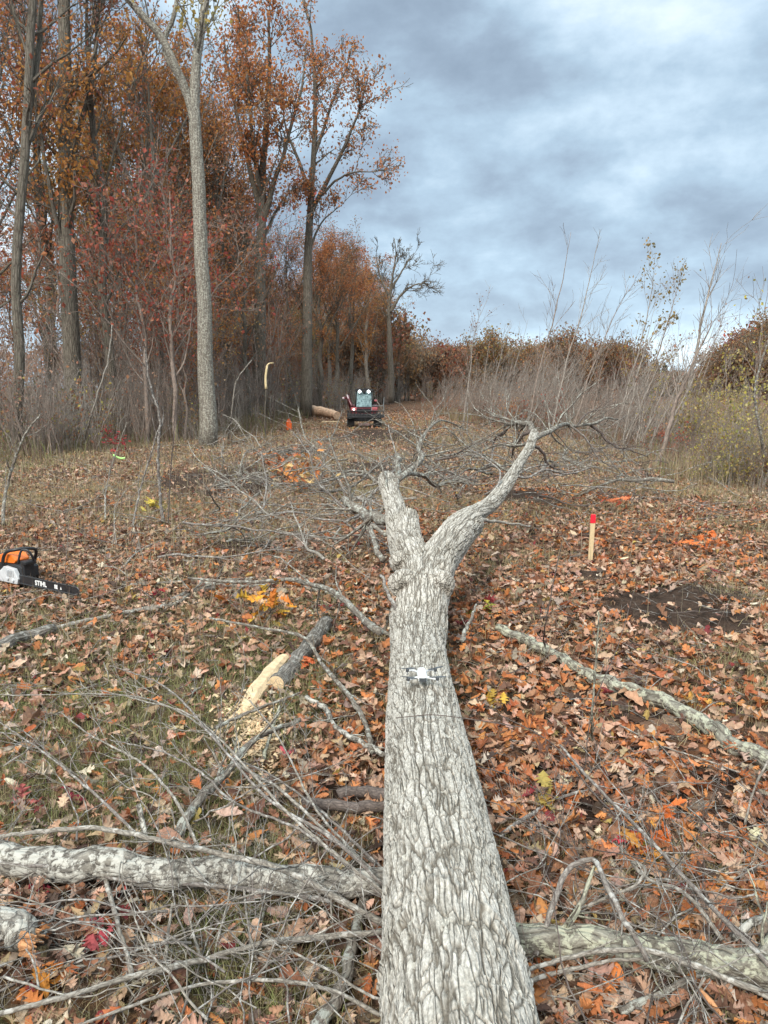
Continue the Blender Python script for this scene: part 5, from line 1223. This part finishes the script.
    for k in range(12): mb.box((-.76 + k * .141, -1.12, .64), (.045, .05, .22), (0, .1, 0))
    mb.box((-.45, -1.0, .55), (.08, .3, .08)); mb.box((.4, -1.0, .55), (.08, .3, .08)); mb.build('front_rake', blk, root, smooth=False, bevel=.01)
    mb = MB(); mb.box((.55, -1.05, .98), (.56, .03, .03)); mb.box((.28, -1.05, .86), (.03, .03, .24)); mb.box((.82, -1.05, .86), (.03, .03, .26)); mb.tube([(.8, -1.05, .98), (.84, -.9, 1.35)], [.015, .01], 6); mb.build('guard_rail', grey, root, smooth=False)
    mb = MB(); mb.box((-.05, -1.12, .17), (.5, .05, .10)); mb.build('skid_plate', simple('worn_plate', (.16, .10, .09), .6), root, smooth=False, bevel=.01)
    tag(root, 'red and black tracked loader with two lit roof lamps standing on the track', 'tracked loader')
machine()

# ---------------------------------------------------------------- small things near the woods
b = P(289, 430); root = empty('fuel_can', b, .3)
org = simple('bright_orange_plastic', (.85, .13, .02), .45, var=.08)
mb = MB(); mb.prism([(-.11, 0), (.11, 0), (.12, .05), (.115, .34), (.06, .42), (-.05, .42), (-.11, .36)], 1, -.09, .09); mb.build('can', org, root, smooth=False, bevel=.02)
mb = MB(); mb.tube(smooth_path([(-.07, 0, .40), (-.03, 0, .47), (.04, 0, .47), (.07, 0, .40)], 12), np.full(12, .014), 6); mb.build('handle', org, root)
mb = MB(); mb.cyl((.08, 0, .39), (.10, 0, .47), .022); mb.build('spout', simple('can_cap_black', (.03, .03, .03), .5), root)
tag(root, 'bright orange fuel can standing at the edge of the woods', 'fuel can')
# broken sapling showing raw wood
p = [Q(266, 432, 27), Q(266, 415, 27)]; root = empty('snapped_sapling', (p[0][0], 27, 0)); off = np.array([p[0][0], 27, 0])
mb = MB(); mb.tube(smooth_path([np.array([p[0][0], 27, -.1]), Q(265, 425, 27), Q(266, 388, 27)], 10) - off, np.linspace(.03, .028, 10), 8); mb.build('stem', M['treedark'], root)
mb = MB(); mb.tube(smooth_path([Q(266, 389, 27), Q(265.5, 378, 27), Q(267, 366, 27)], 8) - off, np.linspace(.045, .038, 8), 7); mb.tube(smooth_path([Q(266.5, 367, 27), Q(269, 363.5, 27), Q(274, 363, 27)], 6) - off, np.linspace(.038, .01, 6), 6)
mb.build('splintered_wood', simple('raw_split_wood', (.80, .64, .36), .8, var=.15, sc=20), root)
tag(root, 'snapped sapling with bright raw wood bent over, in the woods behind the fuel can', 'broken sapling')
# felled pale log pile far behind
a0, a1 = Q(313, 399, 46), Q(337, 407, 43)
a0[2] = .42; a1[2] = .22; c = (a0 + a1) / 2
ob = MB(); rgx = np.random.RandomState(4); q = smooth_path([a0, c + np.array([0, 0, .05]), a1], 16, rgx, .02) - c; ob.tube(q, np.linspace(.30, .22, 16) * rgx.uniform(.92, 1.08, 16), 14)
o = ob.build('barkless_log', simple('fresh_barkless_wood', (.54, .36, .24), .85, var=.4, sc=7, bump=.04), loc=c, smooth=False); tag(o, 'thick barkless tan log lying by the woods behind the loader', 'log')
a0, a1 = P(319, 413), P(333, 411); mb = MB(); mb.tube([(0, 0, .1), tuple(a1 - a0 + np.array([0, 0, .12]))], [.10, .07], 8)
o = mb.build('split_log', M['rawwood'], loc=a0); tag(o, 'small pale split piece lying in front of the barkless tan log', 'log')
a0 = P(322, 431 - 8); mb = MB(); mb.tube([(0, 0, .05), (.9, .1, .05)], [.05, .03], 8); o = mb.build('pale_stick', M['rawwood'], loc=a0); tag(o, 'pale bare stick lying on the track beside the loader', 'stick')
# lime ribbon
b = Q(113, 456, 10.6); mb = MB(); pr = [(0, 0, 0), (.06, .01, -.035), (.11, .0, -.05), (.16, .02, -.045)]
vv = []; 
for (x, y, z) in pr: vv += [(x, y, z), (x, y, z + .03), (x, y + .003, z), (x, y + .003, z + .03)]
ff = []
for k in range(3):
    e = 4 * k; ff += [(e, e + 4, e + 5, e + 1), (e + 2, e + 3, e + 7, e + 6), (e, e + 2, e + 6, e + 4), (e + 1, e + 5, e + 7, e + 3)]
mb.add(vv, ff); o = mb.build('flagging_ribbon', simple('lime_ribbon', (.42, .75, .22), .5), loc=b); tag(o, 'lime green flagging ribbon tied to the leaning pale sapling', 'ribbon')

# unused prototypes
for d_ in (V, T):
    for k, o in d_.items():
        if k not in used:
            for ch in list(o.children): bpy.data.objects.remove(ch)
            bpy.data.objects.remove(o)
